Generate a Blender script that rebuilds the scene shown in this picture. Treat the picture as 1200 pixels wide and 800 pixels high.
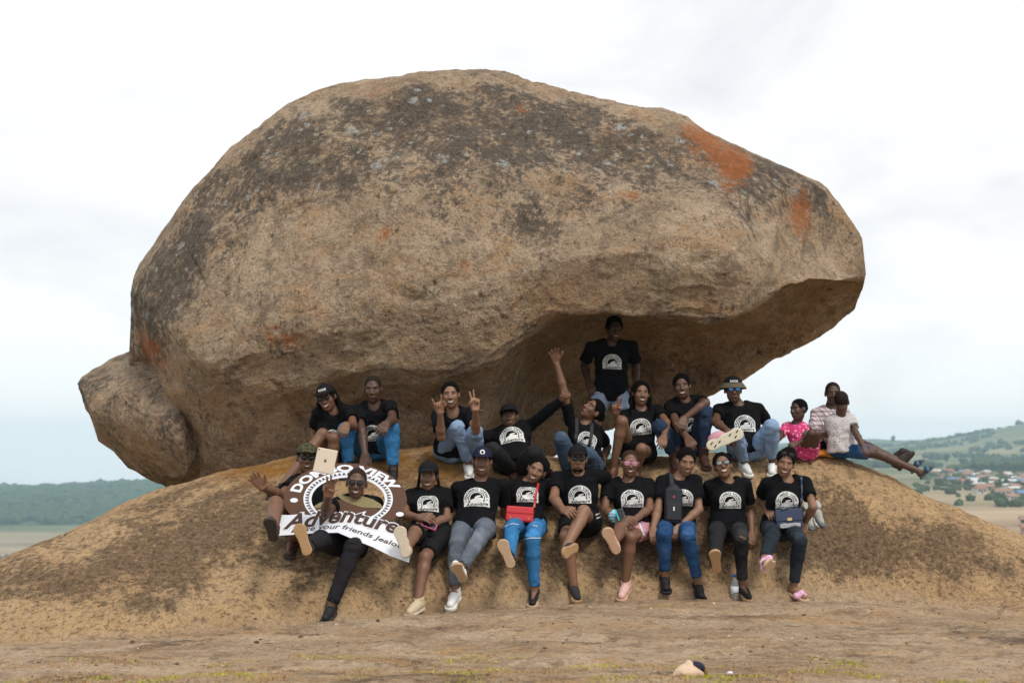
import bpy, bmesh, math, random, time
_T0 = time.time()
import numpy as np
from mathutils import Vector, Matrix
from mathutils.bvhtree import BVHTree

random.seed(7)
RNG = np.random.default_rng(7)
scene = bpy.context.scene
COL = scene.collection
for _o in list(bpy.data.objects):
    bpy.data.objects.remove(_o, do_unlink=True)

# ------------------------------------------------------------------ camera
CAM = np.array([0.0, 0.0, 1.25])
FPX = 1500.0
PITCH = math.atan(135.0 / FPX)
camd = bpy.data.cameras.new('camera')
camd.sensor_width = 36.0
camd.lens = 36.0 * FPX / 1200.0
camd.clip_start = 0.1
camd.clip_end = 40000.0
camd.dof.use_dof = True
camd.dof.focus_distance = 10.9
camd.dof.aperture_fstop = 2.6
cam = bpy.data.objects.new('camera', camd)
COL.objects.link(cam)
cam.location = CAM
cam.rotation_euler = (math.pi / 2 + PITCH, 0, 0)
scene.camera = cam

# ------------------------------------------------------------------ sky and sun
SUN_EL, SUN_AZ = math.radians(52), math.radians(150)     # azimuth clockwise from +Y (north): behind the camera, to its right
world = bpy.data.worlds.new('World')
scene.world = world
world.use_nodes = True


def build_world():
    nt = world.node_tree
    nt.nodes.clear()
    out = nt.nodes.new('ShaderNodeOutputWorld')
    bg = nt.nodes.new('ShaderNodeBackground')
    sky = nt.nodes.new('ShaderNodeTexSky')
    sky.sky_type = 'NISHITA'
    sky.sun_disc = False
    sky.sun_elevation = SUN_EL
    sky.sun_rotation = SUN_AZ
    sc = nt.nodes.new('ShaderNodeVectorMath'); sc.operation = 'SCALE'; sc.inputs['Scale'].default_value = 0.10
    nt.links.new(sky.outputs[0], sc.inputs[0])
    tc = nt.nodes.new('ShaderNodeTexCoord')
    mp = nt.nodes.new('ShaderNodeMapping'); mp.inputs['Scale'].default_value = (1.0, 1.0, 2.6)
    nt.links.new(tc.outputs['Generated'], mp.inputs[0])
    no = nt.nodes.new('ShaderNodeTexNoise'); no.inputs['Scale'].default_value = 3.1
    no.inputs['Detail'].default_value = 6; no.inputs['Roughness'].default_value = 0.55; no.inputs['Distortion'].default_value = 0.4
    nt.links.new(mp.outputs[0], no.inputs['Vector'])
    rp = nt.nodes.new('ShaderNodeValToRGB')
    rp.color_ramp.elements[0].position = 0.30; rp.color_ramp.elements[0].color = (0.655, 0.66, 0.675, 1)
    rp.color_ramp.elements[1].position = 0.50; rp.color_ramp.elements[1].color = (0.825, 0.825, 0.825, 1)
    nt.links.new(no.outputs['Fac'], rp.inputs[0])
    mx = nt.nodes.new('ShaderNodeMix'); mx.data_type = 'RGBA'
    mx.inputs['Factor'].default_value = 0.94
    nt.links.new(sc.outputs[0], mx.inputs[6]); nt.links.new(rp.outputs[0], mx.inputs[7])
    nt.links.new(mx.outputs[2], bg.inputs[0])
    bg.inputs[1].default_value = 1.0
    nt.links.new(bg.outputs[0], out.inputs[0])


build_world()
sund = bpy.data.lights.new('sun', 'SUN')
sund.energy = 1.5
sund.angle = math.radians(14)
sund.color = (1.0, 0.93, 0.83)
sun = bpy.data.objects.new('sun', sund)
COL.objects.link(sun)
_sd = Vector((math.sin(SUN_AZ) * math.cos(SUN_EL), math.cos(SUN_AZ) * math.cos(SUN_EL), math.sin(SUN_EL)))
sun.rotation_euler = _sd.to_track_quat('Z', 'Y').to_euler()
sun.location = _sd * 60
scene.view_settings.view_transform = 'Standard'
scene.view_settings.look = 'None'
scene.view_settings.exposure = 0.45
scene.view_settings.gamma = 1.0
scene.view_settings.use_curve_mapping = False
scene.render.engine = 'CYCLES'
scene.cycles.use_denoising = True
scene.cycles.max_bounces = 6
scene.cycles.volume_bounces = 2
scene.cycles.transparent_max_bounces = 8

# ------------------------------------------------------------------ projection helpers
_FW = np.array([0, math.cos(PITCH), math.sin(PITCH)])
_UP = np.array([0, -math.sin(PITCH), math.cos(PITCH)])


def ray(px, py):
    d = _FW + np.array([1., 0, 0]) * ((px - 600) / FPX) + _UP * (-(py - 400) / FPX)
    return d / d[1]            # unit depth along Y


def at(px, py, Y):
    return CAM + ray(px, py) * Y


def to_px(P):
    P = np.asarray(P, float)
    q = P - CAM
    w = q @ _FW
    return np.stack([600 + FPX * q[..., 0] / w, 400 - FPX * (q @ _UP) / w], -1)


# ------------------------------------------------------------------ noise (numpy gradient noise)
_PERM = RNG.permutation(256).astype(np.int32)
_PERM = np.concatenate([_PERM, _PERM, _PERM])
_G = RNG.normal(size=(256, 3)); _G /= np.linalg.norm(_G, axis=1)[:, None]


def pn(P):
    P = np.asarray(P, float)
    i = np.floor(P).astype(np.int64)
    f = P - i
    i &= 255
    u = f * f * f * (f * (f * 6 - 15) + 10)
    r = 0
    for dx in (0, 1):
        wx = u[:, 0] if dx else 1 - u[:, 0]
        a = _PERM[(i[:, 0] + dx) & 255]
        for dy in (0, 1):
            wy = u[:, 1] if dy else 1 - u[:, 1]
            b = _PERM[a + ((i[:, 1] + dy) & 255)]
            for dz in (0, 1):
                wz = u[:, 2] if dz else 1 - u[:, 2]
                g = _G[_PERM[b + ((i[:, 2] + dz) & 255)]]
                r = r + wx * wy * wz * (g[:, 0] * (f[:, 0] - dx) + g[:, 1] * (f[:, 1] - dy) + g[:, 2] * (f[:, 2] - dz))
    return r * 1.6


def fbm(P, octv=4, gain=0.5, lac=2.03):
    r = 0; a = 1.0; s = 1.0
    for k in range(octv):
        r = r + a * pn(P * s + 17.3 * k)
        a *= gain; s *= lac
    return r


def sstep(a, b, x):
    t = np.clip((x - a) / (b - a), 0, 1)
    return t * t * (3 - 2 * t)


# ------------------------------------------------------------------ mesh / object helpers
def mesh_from(name, V, F, mats=(), mat_idx=None, smooth=True):
    """V (n,3); F (m,3|4) int array, or a list of such arrays"""
    me = bpy.data.meshes.new(name)
    V = np.ascontiguousarray(V, dtype=np.float32)
    Fs = [np.asarray(f, dtype=np.int32) for f in (F if isinstance(F, list) else [F]) if len(f)]
    me.vertices.add(len(V))
    me.vertices.foreach_set('co', V.ravel())
    loops = np.concatenate([f.ravel() for f in Fs])
    tot = np.concatenate([np.full(len(f), f.shape[1], np.int32) for f in Fs])
    start = np.concatenate([[0], np.cumsum(tot)[:-1]]).astype(np.int32)
    me.loops.add(len(loops))
    me.loops.foreach_set('vertex_index', loops)
    me.polygons.add(len(tot))
    me.polygons.foreach_set('loop_start', start)
    me.polygons.foreach_set('loop_total', tot)
    for m in mats:
        me.materials.append(m)
    if mat_idx is not None:
        me.polygons.foreach_set('material_index', np.asarray(mat_idx, np.int32))
    me.polygons.foreach_set('use_smooth', np.full(len(tot), bool(smooth)))
    me.update(calc_edges=True)
    return me


def attr(me, name, vals):
    a = me.attributes.new(name, 'FLOAT', 'POINT')
    a.data.foreach_set('value', np.ascontiguousarray(vals, np.float32))


def link(name, me, parent=None, label=None, cat=None, group=None, kind=None, loc=None):
    o = bpy.data.objects.new(name, me)
    COL.objects.link(o)
    if parent is not None:
        o.parent = parent
    if loc is not None:
        o.location = loc
    if label: o['label'] = label
    if cat: o['category'] = cat
    if group: o['group'] = group
    if kind: o['kind'] = kind
    return o


class Builder:
    """collects boxes, tubes and lathed shapes into one mesh"""
    def __init__(s):
        s.V = []; s.T = []; s.Q = []; s.n = 0

    def add(s, V, T=(), Q=()):
        V = np.asarray(V, float).reshape(-1, 3)
        s.V.append(V)
        if len(T): s.T.append(np.asarray(T, int).reshape(-1, 3) + s.n)
        if len(Q): s.Q.append(np.asarray(Q, int).reshape(-1, 4) + s.n)
        s.n += len(V)

    def box(s, c, sx, sy, sz, ax=None):
        ax = np.eye(3) if ax is None else np.asarray(ax, float)
        V = [np.asarray(c, float) + ax[0] * (i * sx / 2) + ax[1] * (j * sy / 2) + ax[2] * (k * sz / 2)
             for i in (-1, 1) for j in (-1, 1) for k in (-1, 1)]
        s.add(V, Q=[(0, 1, 3, 2), (4, 6, 7, 5), (0, 4, 5, 1), (2, 3, 7, 6), (0, 2, 6, 4), (1, 5, 7, 3)])

    def tube(s, pts, r, n=8):
        pts = [np.asarray(p, float) for p in pts]
        rr = r if hasattr(r, '__len__') else [r] * len(pts)
        V = []
        for i, p in enumerate(pts):
            d = pts[min(i + 1, len(pts) - 1)] - pts[max(i - 1, 0)]
            d = d / (np.linalg.norm(d) + 1e-9)
            a = np.cross(d, [0.31, 0.17, 0.93]); a /= np.linalg.norm(a) + 1e-9
            b = np.cross(d, a)
            for k in range(n):
                t = 2 * math.pi * k / n
                V.append(p + rr[i] * (a * math.cos(t) + b * math.sin(t)))
        Q = [(i * n + k, i * n + (k + 1) % n, (i + 1) * n + (k + 1) % n, (i + 1) * n + k)
             for i in range(len(pts) - 1) for k in range(n)]
        m = len(V)
        V += [pts[0], pts[-1]]
        T = [(m, (k + 1) % n, k) for k in range(n)] + [(m + 1, (len(pts) - 1) * n + k, (len(pts) - 1) * n + (k + 1) % n) for k in range(n)]
        s.add(V, T=T, Q=Q)

    def mesh(s, name, mat, smooth=False, off=None):
        V = np.concatenate(s.V)
        if off is not None: V = V - off
        F = []
        if s.T: F.append(np.concatenate(s.T))
        if s.Q: F.append(np.concatenate(s.Q))
        return mesh_from(name, V, F, [mat], smooth=smooth)


# ------------------------------------------------------------------ signed-distance modelling
def nrm(v):
    v = np.asarray(v, float)
    return v / (np.linalg.norm(v) + 1e-12)


class SDF:
    def __init__(s):
        s.p = []

    def _add(s, f, lo, hi, k, op):
        s.p.append((f, np.asarray(lo, float), np.asarray(hi, float), k, op))

    def cone(s, a, b, ra, rb, k=0.015, op='u', flat0=False, flat1=False):
        a = np.asarray(a, float); b = np.asarray(b, float)
        ab = b - a; L2 = float(ab @ ab) + 1e-12; L = math.sqrt(L2)
        def f(X, Y, Z):
            x, y, z = X - a[0], Y - a[1], Z - a[2]
            t = (x * ab[0] + y * ab[1] + z * ab[2]) / L2
            tc = np.clip(t, 0, 1)
            d = np.sqrt((x - tc * ab[0]) ** 2 + (y - tc * ab[1]) ** 2 + (z - tc * ab[2]) ** 2) - (ra + (rb - ra) * tc)
            if flat1: d = np.maximum(d, (t - 1) * L)
            if flat0: d = np.maximum(d, -t * L)
            return d
        R = max(ra, rb)
        s._add(f, np.minimum(a, b) - R, np.maximum(a, b) + R, k, op)
        return s

    def ell(s, c, r, ax=None, k=0.015, op='u'):
        c = np.asarray(c, float); r = np.asarray(r, float)
        ax = np.eye(3) if ax is None else np.asarray(ax, float)
        m = r.min()
        def f(X, Y, Z):
            x, y, z = X - c[0], Y - c[1], Z - c[2]
            q = [(x * ax[i][0] + y * ax[i][1] + z * ax[i][2]) / r[i] for i in range(3)]
            k0 = np.sqrt(q[0] ** 2 + q[1] ** 2 + q[2] ** 2)
            k1 = np.sqrt((q[0] / r[0]) ** 2 + (q[1] / r[1]) ** 2 + (q[2] / r[2]) ** 2) + 1e-9
            return np.where(k0 < 0.02, -m, k0 * (k0 - 1) / k1)
        R = r.max()
        s._add(f, c - R, c + R, k, op)
        return s

    def tube_profile(s, a, b, sa, sb, ts, rx, ry, k=0.02, flat0=False, flat1=False, op='u'):
        """elliptic trunk from a to b, side axis sa..sb, radii rx/ry at ts"""
        a = np.asarray(a, float); b = np.asarray(b, float)
        ab = b - a; L = np.linalg.norm(ab); d0 = ab / L
        sa = nrm(sa - d0 * (sa @ d0)); sb = nrm(sb - d0 * (sb @ d0))
        fa = np.cross(sa, d0); fb = np.cross(sb, d0)
        t0, t1 = ts[0], ts[-1]
        def f(X, Y, Z):
            x, y, z = X - a[0], Y - a[1], Z - a[2]
            t = (x * d0[0] + y * d0[1] + z * d0[2]) / L
            tc = np.clip(t, t0, t1)
            w = np.clip(tc, 0, 1)
            S = [sa[i] + (sb[i] - sa[i]) * w for i in range(3)]
            Fv = [fa[i] + (fb[i] - fa[i]) * w for i in range(3)]
            u = x * S[0] + y * S[1] + z * S[2]
            v = x * Fv[0] + y * Fv[1] + z * Fv[2]
            RX = np.interp(tc, ts, rx); RY = np.interp(tc, ts, ry)
            q = np.sqrt((u / RX) ** 2 + (v / RY) ** 2) + 1e-6
            d = (q - 1) * np.sqrt(u * u + v * v + 1e-9) / q
            d = np.where(q < 0.2, -np.minimum(RX, RY) * 0.8, d)
            ax = np.abs(t - tc) * L
            d = np.where(ax > 0, np.where(d > 0, np.sqrt(d * d + ax * ax), np.maximum(d, ax)), d)
            return d
        R = max(max(rx), max(ry))
        lo = np.minimum(a + ab * t0, a + ab * t1) - R; hi = np.maximum(a + ab * t0, a + ab * t1) + R
        s._add(f, lo, hi, k, op)
        return s

    def plane(s, p0, n):
        p0 = np.asarray(p0, float); n = nrm(n)
        s._add(lambda X, Y, Z: (X - p0[0]) * n[0] + (Y - p0[1]) * n[1] + (Z - p0[2]) * n[2], None, None, 0, 'cut')
        s.p[-1] = (s.p[-1][0], None, None, 0, 'cut')
        return s

    def build(s, h):
        ps = [q for q in s.p if q[1] is not None and q[4] == 'u']
        lo = np.min([q[1] - q[3] for q in ps], 0) - 3 * h
        hi = np.max([q[2] + q[3] for q in ps], 0) + 3 * h
        n = np.ceil((hi - lo) / h).astype(int) + 1
        D = np.full(n, 0.3, np.float32)
        gx = [(lo[i] + h * np.arange(n[i])).astype(np.float32) for i in range(3)]
        for f, l, u, k, op in s.p:
            if l is None:
                d = f(gx[0][:, None, None], gx[1][None, :, None], gx[2][None, None, :])
                D = np.maximum(D, d)
                continue
            m = k + 2.5 * h
            i0 = np.clip(np.floor((l - m - lo) / h).astype(int), 0, n)
            i1 = np.clip(np.ceil((u + m - lo) / h).astype(int) + 1, 0, n)
            if (i1 <= i0).any(): continue
            sl = tuple(slice(i0[i], i1[i]) for i in range(3))
            d = f(gx[0][sl[0]][:, None, None], gx[1][sl[1]][None, :, None], gx[2][sl[2]][None, None, :]).astype(np.float32)
            B = D[sl]
            if op == 'u':
                if k > 0:
                    hh = np.maximum(k - np.abs(B - d), 0) / k
                    D[sl] = np.minimum(B, d) - hh * hh * k * 0.25
                else:
                    D[sl] = np.minimum(B, d)
            else:
                if k > 0:
                    hh = np.maximum(k - np.abs(B + d), 0) / k
                    D[sl] = np.maximum(B, -d) + hh * hh * k * 0.25
                else:
                    D[sl] = np.maximum(B, -d)
        return surface_nets(D, lo, h)


def surface_nets(D, lo, h):
    ins = D < 0
    c = ins[:-1, :-1, :-1].astype(np.int8)
    cnt = np.zeros([x - 1 for x in D.shape], np.int8)
    for dx in (0, 1):
        for dy in (0, 1):
            for dz in (0, 1):
                cnt += ins[dx:D.shape[0] - 1 + dx, dy:D.shape[1] - 1 + dy, dz:D.shape[2] - 1 + dz]
    act = (cnt > 0) & (cnt < 8)
    I = np.argwhere(act)
    idx = np.full(act.shape, -1, np.int64)
    idx[act] = np.arange(len(I))
    P = np.zeros((len(I), 3)); W = np.zeros(len(I))
    corners = [(0, 0, 0), (1, 0, 0), (0, 1, 0), (1, 1, 0), (0, 0, 1), (1, 0, 1), (0, 1, 1), (1, 1, 1)]
    vals = [D[I[:, 0] + a, I[:, 1] + b, I[:, 2] + cc] for a, b, cc in corners]
    for e0 in range(8):
        for bit in (1, 2, 4):
            if e0 & bit: continue
            e1 = e0 | bit
            va, vb = vals[e0], vals[e1]
            m = (va < 0) != (vb < 0)
            t = np.where(m, va / np.where(m, va - vb, 1), 0)
            A = np.array(corners[e0], float); B = np.array(corners[e1], float)
            P += np.where(m[:, None], A + t[:, None] * (B - A), 0)
            W += m
    V = lo + h * (I + P / np.maximum(W, 1)[:, None])
    quads = []
    for ax in range(3):
        o = [k for k in range(3) if k != ax]
        sl0 = [slice(1, -1)] * 3; sl1 = [slice(1, -1)] * 3
        sl0[ax] = slice(0, -1); sl1[ax] = slice(1, None)
        a = ins[tuple(sl0)]; b = ins[tuple(sl1)]
        for flip in (0, 1):
            E = np.argwhere((a & ~b) if not flip else (~a & b))
            if not len(E): continue
            base = E.copy(); base[:, o[0]] += 1; base[:, o[1]] += 1
            q = []
            for da, db in ((-1, -1), (0, -1), (0, 0), (-1, 0)):
                cidx = base.copy(); cidx[:, o[0]] += da; cidx[:, o[1]] += db
                q.append(idx[cidx[:, 0], cidx[:, 1], cidx[:, 2]])
            q = np.stack(q, 1)
            if (flip == 1) != (ax == 1):
                q = q[:, ::-1]
            quads.append(q)
    Q = np.concatenate(quads)
    Q = Q[(Q >= 0).all(1)]
    return V, Q


def vnormals(V, Q):
    n = np.cross(V[Q[:, 2]] - V[Q[:, 0]], V[Q[:, 3 if Q.shape[1] == 4 else 1]] - V[Q[:, 1 if Q.shape[1] == 4 else 0]])
    N = np.zeros_like(V)
    for k in range(Q.shape[1]):
        for c in range(3):
            N[:, c] += np.bincount(Q[:, k], n[:, c], len(V))
    return N / (np.linalg.norm(N, axis=1)[:, None] + 1e-12)


def bvh_of(V, Q):
    return BVHTree.FromPolygons(V.tolist(), Q.tolist())


# ------------------------------------------------------------------ materials
class NT:
    def __init__(s, name):
        s.m = bpy.data.materials.new(name)
        s.m.use_nodes = True
        s.t = s.m.node_tree
        s.b = s.t.nodes['Principled BSDF']

    def n(s, typ, ins=None, **props):
        nd = s.t.nodes.new('ShaderNode' + typ)
        for k, v in props.items():
            setattr(nd, k, v)
        for k, v in (ins or {}).items():
            s.set(nd.inputs[k], v)
        return nd

    def set(s, sock, v):
        if isinstance(v, bpy.types.NodeSocket):
            s.t.links.new(v, sock)
        elif isinstance(v, (tuple, list)) and len(v) == 3 and sock.type == 'RGBA':
            sock.default_value = (*v, 1)
        else:
            sock.default_value = v

    def obj(s, scale=(1, 1, 1), rot=(0, 0, 0)):
        tc = s.n('TexCoord')
        mp = s.n('Mapping', {'Vector': tc.outputs['Object'], 'Scale': scale, 'Rotation': rot})
        return mp.outputs[0]

    def noise(s, vec, scale, detail=4, rough=0.55, dist=0.0):
        return s.n('TexNoise', {'Vector': vec, 'Scale': scale, 'Detail': detail, 'Roughness': rough, 'Distortion': dist}).outputs['Fac']

    def math(s, op, a, b=0.0, c=0.0, clamp=False):
        nd = s.n('Math', {0: a, 1: b, 2: c}, operation=op, use_clamp=clamp)
        return nd.outputs[0]

    def step(s, v, lo, hi):
        return s.n('MapRange', {'Value': v, 'From Min': lo, 'From Max': hi}, interpolation_type='SMOOTHSTEP', clamp=True).outputs[0]

    def mix(s, f, a, b, mode='MIX'):
        nd = s.n('Mix', {'Factor': f, 6: a, 7: b}, data_type='RGBA', blend_type=mode)
        return nd.outputs[2]

    def ramp(s, v, stops):
        nd = s.n('ValToRGB', {'Fac': v})
        cr = nd.color_ramp
        while len(cr.elements) < len(stops): cr.elements.new(0.5)
        for e, (p, c) in zip(cr.elements, stops):
            e.position = p; e.color = (*c, 1)
        return nd.outputs[0]

    def attr(s, name):
        return s.n('Attribute', attribute_name=name).outputs['Fac']

    def bump(s, hgt, dist, strength=1.0, normal=None):
        ins = {'Height': hgt, 'Distance': dist, 'Strength': strength}
        if normal is not None: ins['Normal'] = normal
        return s.n('Bump', ins).outputs[0]

    def out(s, color, rough=0.8, normal=None, **kw):
        s.set(s.b.inputs['Base Color'], color)
        s.set(s.b.inputs['Roughness'], rough)
        s.set(s.b.inputs['Specular IOR Level'], kw.pop('spec', 0.3))
        if normal is not None: s.set(s.b.inputs['Normal'], normal)
        for k, v in kw.items():
            s.set(s.b.inputs[k.replace('_', ' ')], v)
        return s.m


def boulder_material():
    m = NT('boulder granite')
    v = m.obj()
    big = m.noise(v, 0.9, 6, 0.6, 0.6)
    med = m.noise(v, 4.0, 8, 0.65, 0.3)
    fine = m.noise(v, 26, 6, 0.7)
    grain = m.noise(v, 95, 3, 0.7)
    c = m.ramp(big, [(0.30, (0.29, 0.205, 0.140)), (0.45, (0.46, 0.340, 0.238)), (0.60, (0.60, 0.460, 0.330)), (0.75, (0.41, 0.300, 0.205))])
    c = m.mix(m.step(med, 0.38, 0.66), c, m.mix(0.55, c, (0.48, 0.355, 0.23)))
    c = m.mix(m.math('MULTIPLY', m.step(m.noise(v, 3.3, 10, 0.76, 0.5), 0.49, 0.57), 0.66), c, (0.245, 0.185, 0.132))
    c = m.mix(m.math('MULTIPLY', m.step(m.noise(m.obj((1, 1, 1.6), (0.4, 0.2, 0.7)), 2.0, 9, 0.72, 0.6), 0.51, 0.60), 0.55), c, (0.54, 0.325, 0.170))
    c = m.mix(m.math('MULTIPLY', m.step(m.noise(v, 9.5, 8, 0.78, 0.4), 0.53, 0.58), 0.50), c, (0.65, 0.51, 0.36))
    # browner tone where the rock faces down, broken up by noise
    rust_brown = m.math('MULTIPLY', m.attr('under'), m.step(m.noise(v, 1.7, 5, 0.6), 0.36, 0.62))
    c = m.mix(m.math('MULTIPLY', rust_brown, 0.6), c, (0.37, 0.225, 0.115))
    # grey-black lichen crust
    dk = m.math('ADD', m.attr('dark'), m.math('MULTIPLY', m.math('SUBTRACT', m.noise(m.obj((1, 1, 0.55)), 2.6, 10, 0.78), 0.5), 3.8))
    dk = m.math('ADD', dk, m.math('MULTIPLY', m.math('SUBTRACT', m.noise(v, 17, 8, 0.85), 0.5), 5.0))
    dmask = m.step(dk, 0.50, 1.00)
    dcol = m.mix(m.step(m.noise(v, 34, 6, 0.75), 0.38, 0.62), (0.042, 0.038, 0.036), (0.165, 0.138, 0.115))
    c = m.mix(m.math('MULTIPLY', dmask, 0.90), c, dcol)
    spk = m.step(m.noise(v, 30, 6, 0.8), 0.545, 0.595)
    c = m.mix(m.math('MULTIPLY', spk, 0.55), c, (0.075, 0.058, 0.044))
    blot = m.step(m.noise(v, 7.5, 8, 0.78, 0.6), 0.55, 0.61)
    c = m.mix(m.math('MULTIPLY', blot, 0.30), c, (0.125, 0.092, 0.066))
    pale_spk = m.step(m.noise(v, 45, 5, 0.8), 0.56, 0.68)  # pale specks scattered by fine noise
    c = m.mix(m.math('MULTIPLY', pale_spk, 0.40), c, (0.60, 0.46, 0.31))
    # black weather pits / specks
    pit = m.step(m.noise(v, 11, 3, 0.5), 0.66, 0.72)
    c = m.mix(m.math('MULTIPLY', pit, 0.65), c, (0.05, 0.042, 0.036))
    # pale crustose lichen spots
    vd = m.n('TexNoise', {'Vector': v, 'Scale': 9.0, 'Detail': 3.0})
    wob = m.n('VectorMath', {0: v, 1: m.n('VectorMath', {0: vd.outputs['Color'], 'Scale': 0.12}, operation='SCALE').outputs[0]}, operation='ADD').outputs[0]
    for scl, thr, rad in ((3.4, 0.74, 0.27), (8.0, 0.66, 0.30)):
        vo = m.n('TexVoronoi', {'Vector': wob, 'Scale': scl, 'Randomness': 1.0})
        sel = m.math('GREATER_THAN', m.n('SeparateColor', {0: vo.outputs['Color']}).outputs[0], thr)
        spot = m.math('SUBTRACT', 1.0, m.step(vo.outputs['Distance'], rad * 0.6, rad))
        mk = m.math('MULTIPLY', m.math('MULTIPLY', sel, spot), m.attr('pale'))
        mk = m.math('MULTIPLY', mk, m.step(fine, 0.42, 0.56))
        c = m.mix(m.math('MULTIPLY', mk, 0.85), c, (0.46, 0.50, 0.50))
    # orange lichen
    og = m.math('ADD', m.math('MULTIPLY', m.attr('orange'), 0.80), m.math('MULTIPLY', m.math('SUBTRACT', m.noise(v, 12, 9, 0.85), 0.5), 4.5))
    og = m.math('MULTIPLY', og, m.step(m.attr('orange'), 0.02, 0.2))
    c = m.mix(m.math('MULTIPLY', m.step(og, 0.36, 0.90), 0.80), c, m.mix(fine, (0.26, 0.085, 0.028), (0.60, 0.20, 0.055)))
    c = m.mix(1.0, c, m.ramp(grain, [(0.25, (0.62, 0.61, 0.60)), (0.5, (1.0, 1.0, 1.0)), (0.75, (1.28, 1.26, 1.22))]), 'MULTIPLY')
    h = m.math('ADD', m.math('MULTIPLY', med, 0.5), m.math('ADD', m.math('MULTIPLY', fine, 0.30), m.math('MULTIPLY', grain, 0.10)))
    nb = m.bump(h, 0.20, 1.0)
    return m.out(c, 0.92, nb, spec=0.15)


def ground_material():
    m = NT('granite ground')
    v = m.obj()
    dome = m.attr('dome')
    vs = m.obj((0.6, 1.2, 1.0))                     # streaks along x on the slab
    vd = m.obj((1.0, 0.62, 0.62), (0, 0, 0.25))
    big = m.noise(vd, 0.8, 6, 0.62, 0.5)
    med = m.noise(v, 5, 8, 0.68)
    fine = m.noise(v, 30, 6, 0.72)
    grain = m.noise(v, 110, 3, 0.7)
    cd = m.ramp(big, [(0.28, (0.47, 0.295, 0.160)), (0.48, (0.64, 0.425, 0.235)), (0.68, (0.70, 0.50, 0.305))])
    cd = m.mix(m.step(med, 0.42, 0.68), cd, (0.74, 0.50, 0.265))
    # dark lichen crust in patches
    pk = m.math('ADD', m.math('MULTIPLY', m.math('SUBTRACT', m.noise(vd, 1.5, 6, 0.66, 0.7), 0.5), 3.6),
                m.math('MULTIPLY', m.math('SUBTRACT', m.noise(v, 10, 9, 0.8, 0.3), 0.5), 3.4))
    pk = m.math('ADD', m.math('ADD', pk, 0.12), m.attr('dark'))
    pm = m.step(pk, -0.05, 0.55)
    dcol = m.mix(m.step(fine, 0.38, 0.62), (0.070, 0.050, 0.036), (0.22, 0.150, 0.095))
    cd = m.mix(m.math('MULTIPLY', pm, 0.78), cd, dcol)
    cd = m.mix(m.math('MULTIPLY', m.step(m.noise(v, 22, 8, 0.82), 0.52, 0.57), 0.66), cd, (0.085, 0.056, 0.035))
    cd = m.mix(m.math('MULTIPLY', m.step(m.noise(v, 40, 5, 0.8), 0.56, 0.68), 0.45), cd, (0.68, 0.49, 0.29))
    # orange stain near the boulder seat
    cd = m.mix(m.math('MULTIPLY', m.attr('stain'), m.step(m.noise(v, 3.0, 6, 0.65), 0.30, 0.58)), cd, (0.42, 0.20, 0.045))
    # slab
    sb = m.noise(vs, 1.6, 7, 0.65, 0.5)
    cs = m.ramp(sb, [(0.28, (0.33, 0.225, 0.145)), (0.42, (0.54, 0.385, 0.25)), (0.58, (0.64, 0.47, 0.32)), (0.75, (0.66, 0.45, 0.26))])
    sp = m.math('ADD', m.math('MULTIPLY', m.math('SUBTRACT', m.noise(m.obj((0.5, 1.9, 1)), 1.5, 8, 0.7, 1.2), 0.5), 4.2),
                m.math('MULTIPLY', m.math('SUBTRACT', m.noise(m.obj((0.6, 2.0, 1)), 9, 7, 0.72), 0.5), 1.6))
    cs = m.mix(m.math('MULTIPLY', m.step(sp, 0.18, 0.70), 0.80), cs, (0.125, 0.086, 0.060))
    cs = m.mix(m.math('MULTIPLY', m.step(m.noise(m.obj((0.55, 1.3, 1)), 24, 8, 0.85), 0.54, 0.66), 0.35), cs, (0.16, 0.11, 0.075))
    cs = m.mix(m.math('MULTIPLY', m.step(m.noise(m.obj((0.6, 1.5, 1)), 1.8, 7, 0.7, 0.8), 0.52, 0.64), 0.6), cs, (0.66, 0.40, 0.18))
    cs = m.mix(m.math('MULTIPLY', m.step(m.noise(m.obj((0.55, 1.2, 1)), 1.6, 9, 0.72, 0.8), 0.50, 0.58), 0.60), cs, (0.74, 0.57, 0.40))
    cs = m.mix(m.math('MULTIPLY', m.step(m.noise(m.obj((0.6, 1.3, 1), (0, 0, 0.2)), 2.2, 9, 0.74, 0.9), 0.54, 0.60), 0.50), cs, (0.33, 0.215, 0.13))
    cs = m.mix(m.math('MULTIPLY', m.step(m.noise(m.obj((0.8, 1.2, 1)), 6.5, 8, 0.78, 0.5), 0.55, 0.60), 0.55), cs, (0.22, 0.15, 0.10))
    cs = m.mix(m.math('MULTIPLY', m.step(m.noise(m.obj((0.7, 1.2, 1)), 17, 7, 0.8), 0.55, 0.60), 0.5), cs, (0.24, 0.165, 0.11))
    c = m.mix(dome, cs, cd)
    c = m.mix(1.0, c, m.ramp(grain, [(0.25, (0.62, 0.61, 0.60)), (0.5, (1.0, 1.0, 1.0)), (0.75, (1.25, 1.24, 1.2))]), 'MULTIPLY')
    c = m.mix(1.0, c, m.ramp(fine, [(0.3, (0.72, 0.72, 0.72)), (0.52, (1.0, 1.0, 1.0)), (0.75, (1.12, 1.12, 1.1))]), 'MULTIPLY')
    h = m.math('ADD', m.math('MULTIPLY', med, 0.35), m.math('ADD', m.math('MULTIPLY', fine, 0.40), m.math('MULTIPLY', grain, 0.16)))
    nb = m.bump(h, 0.13, 1.0)
    return m.out(c, 0.93, nb, spec=0.15)


_MC = {}


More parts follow.
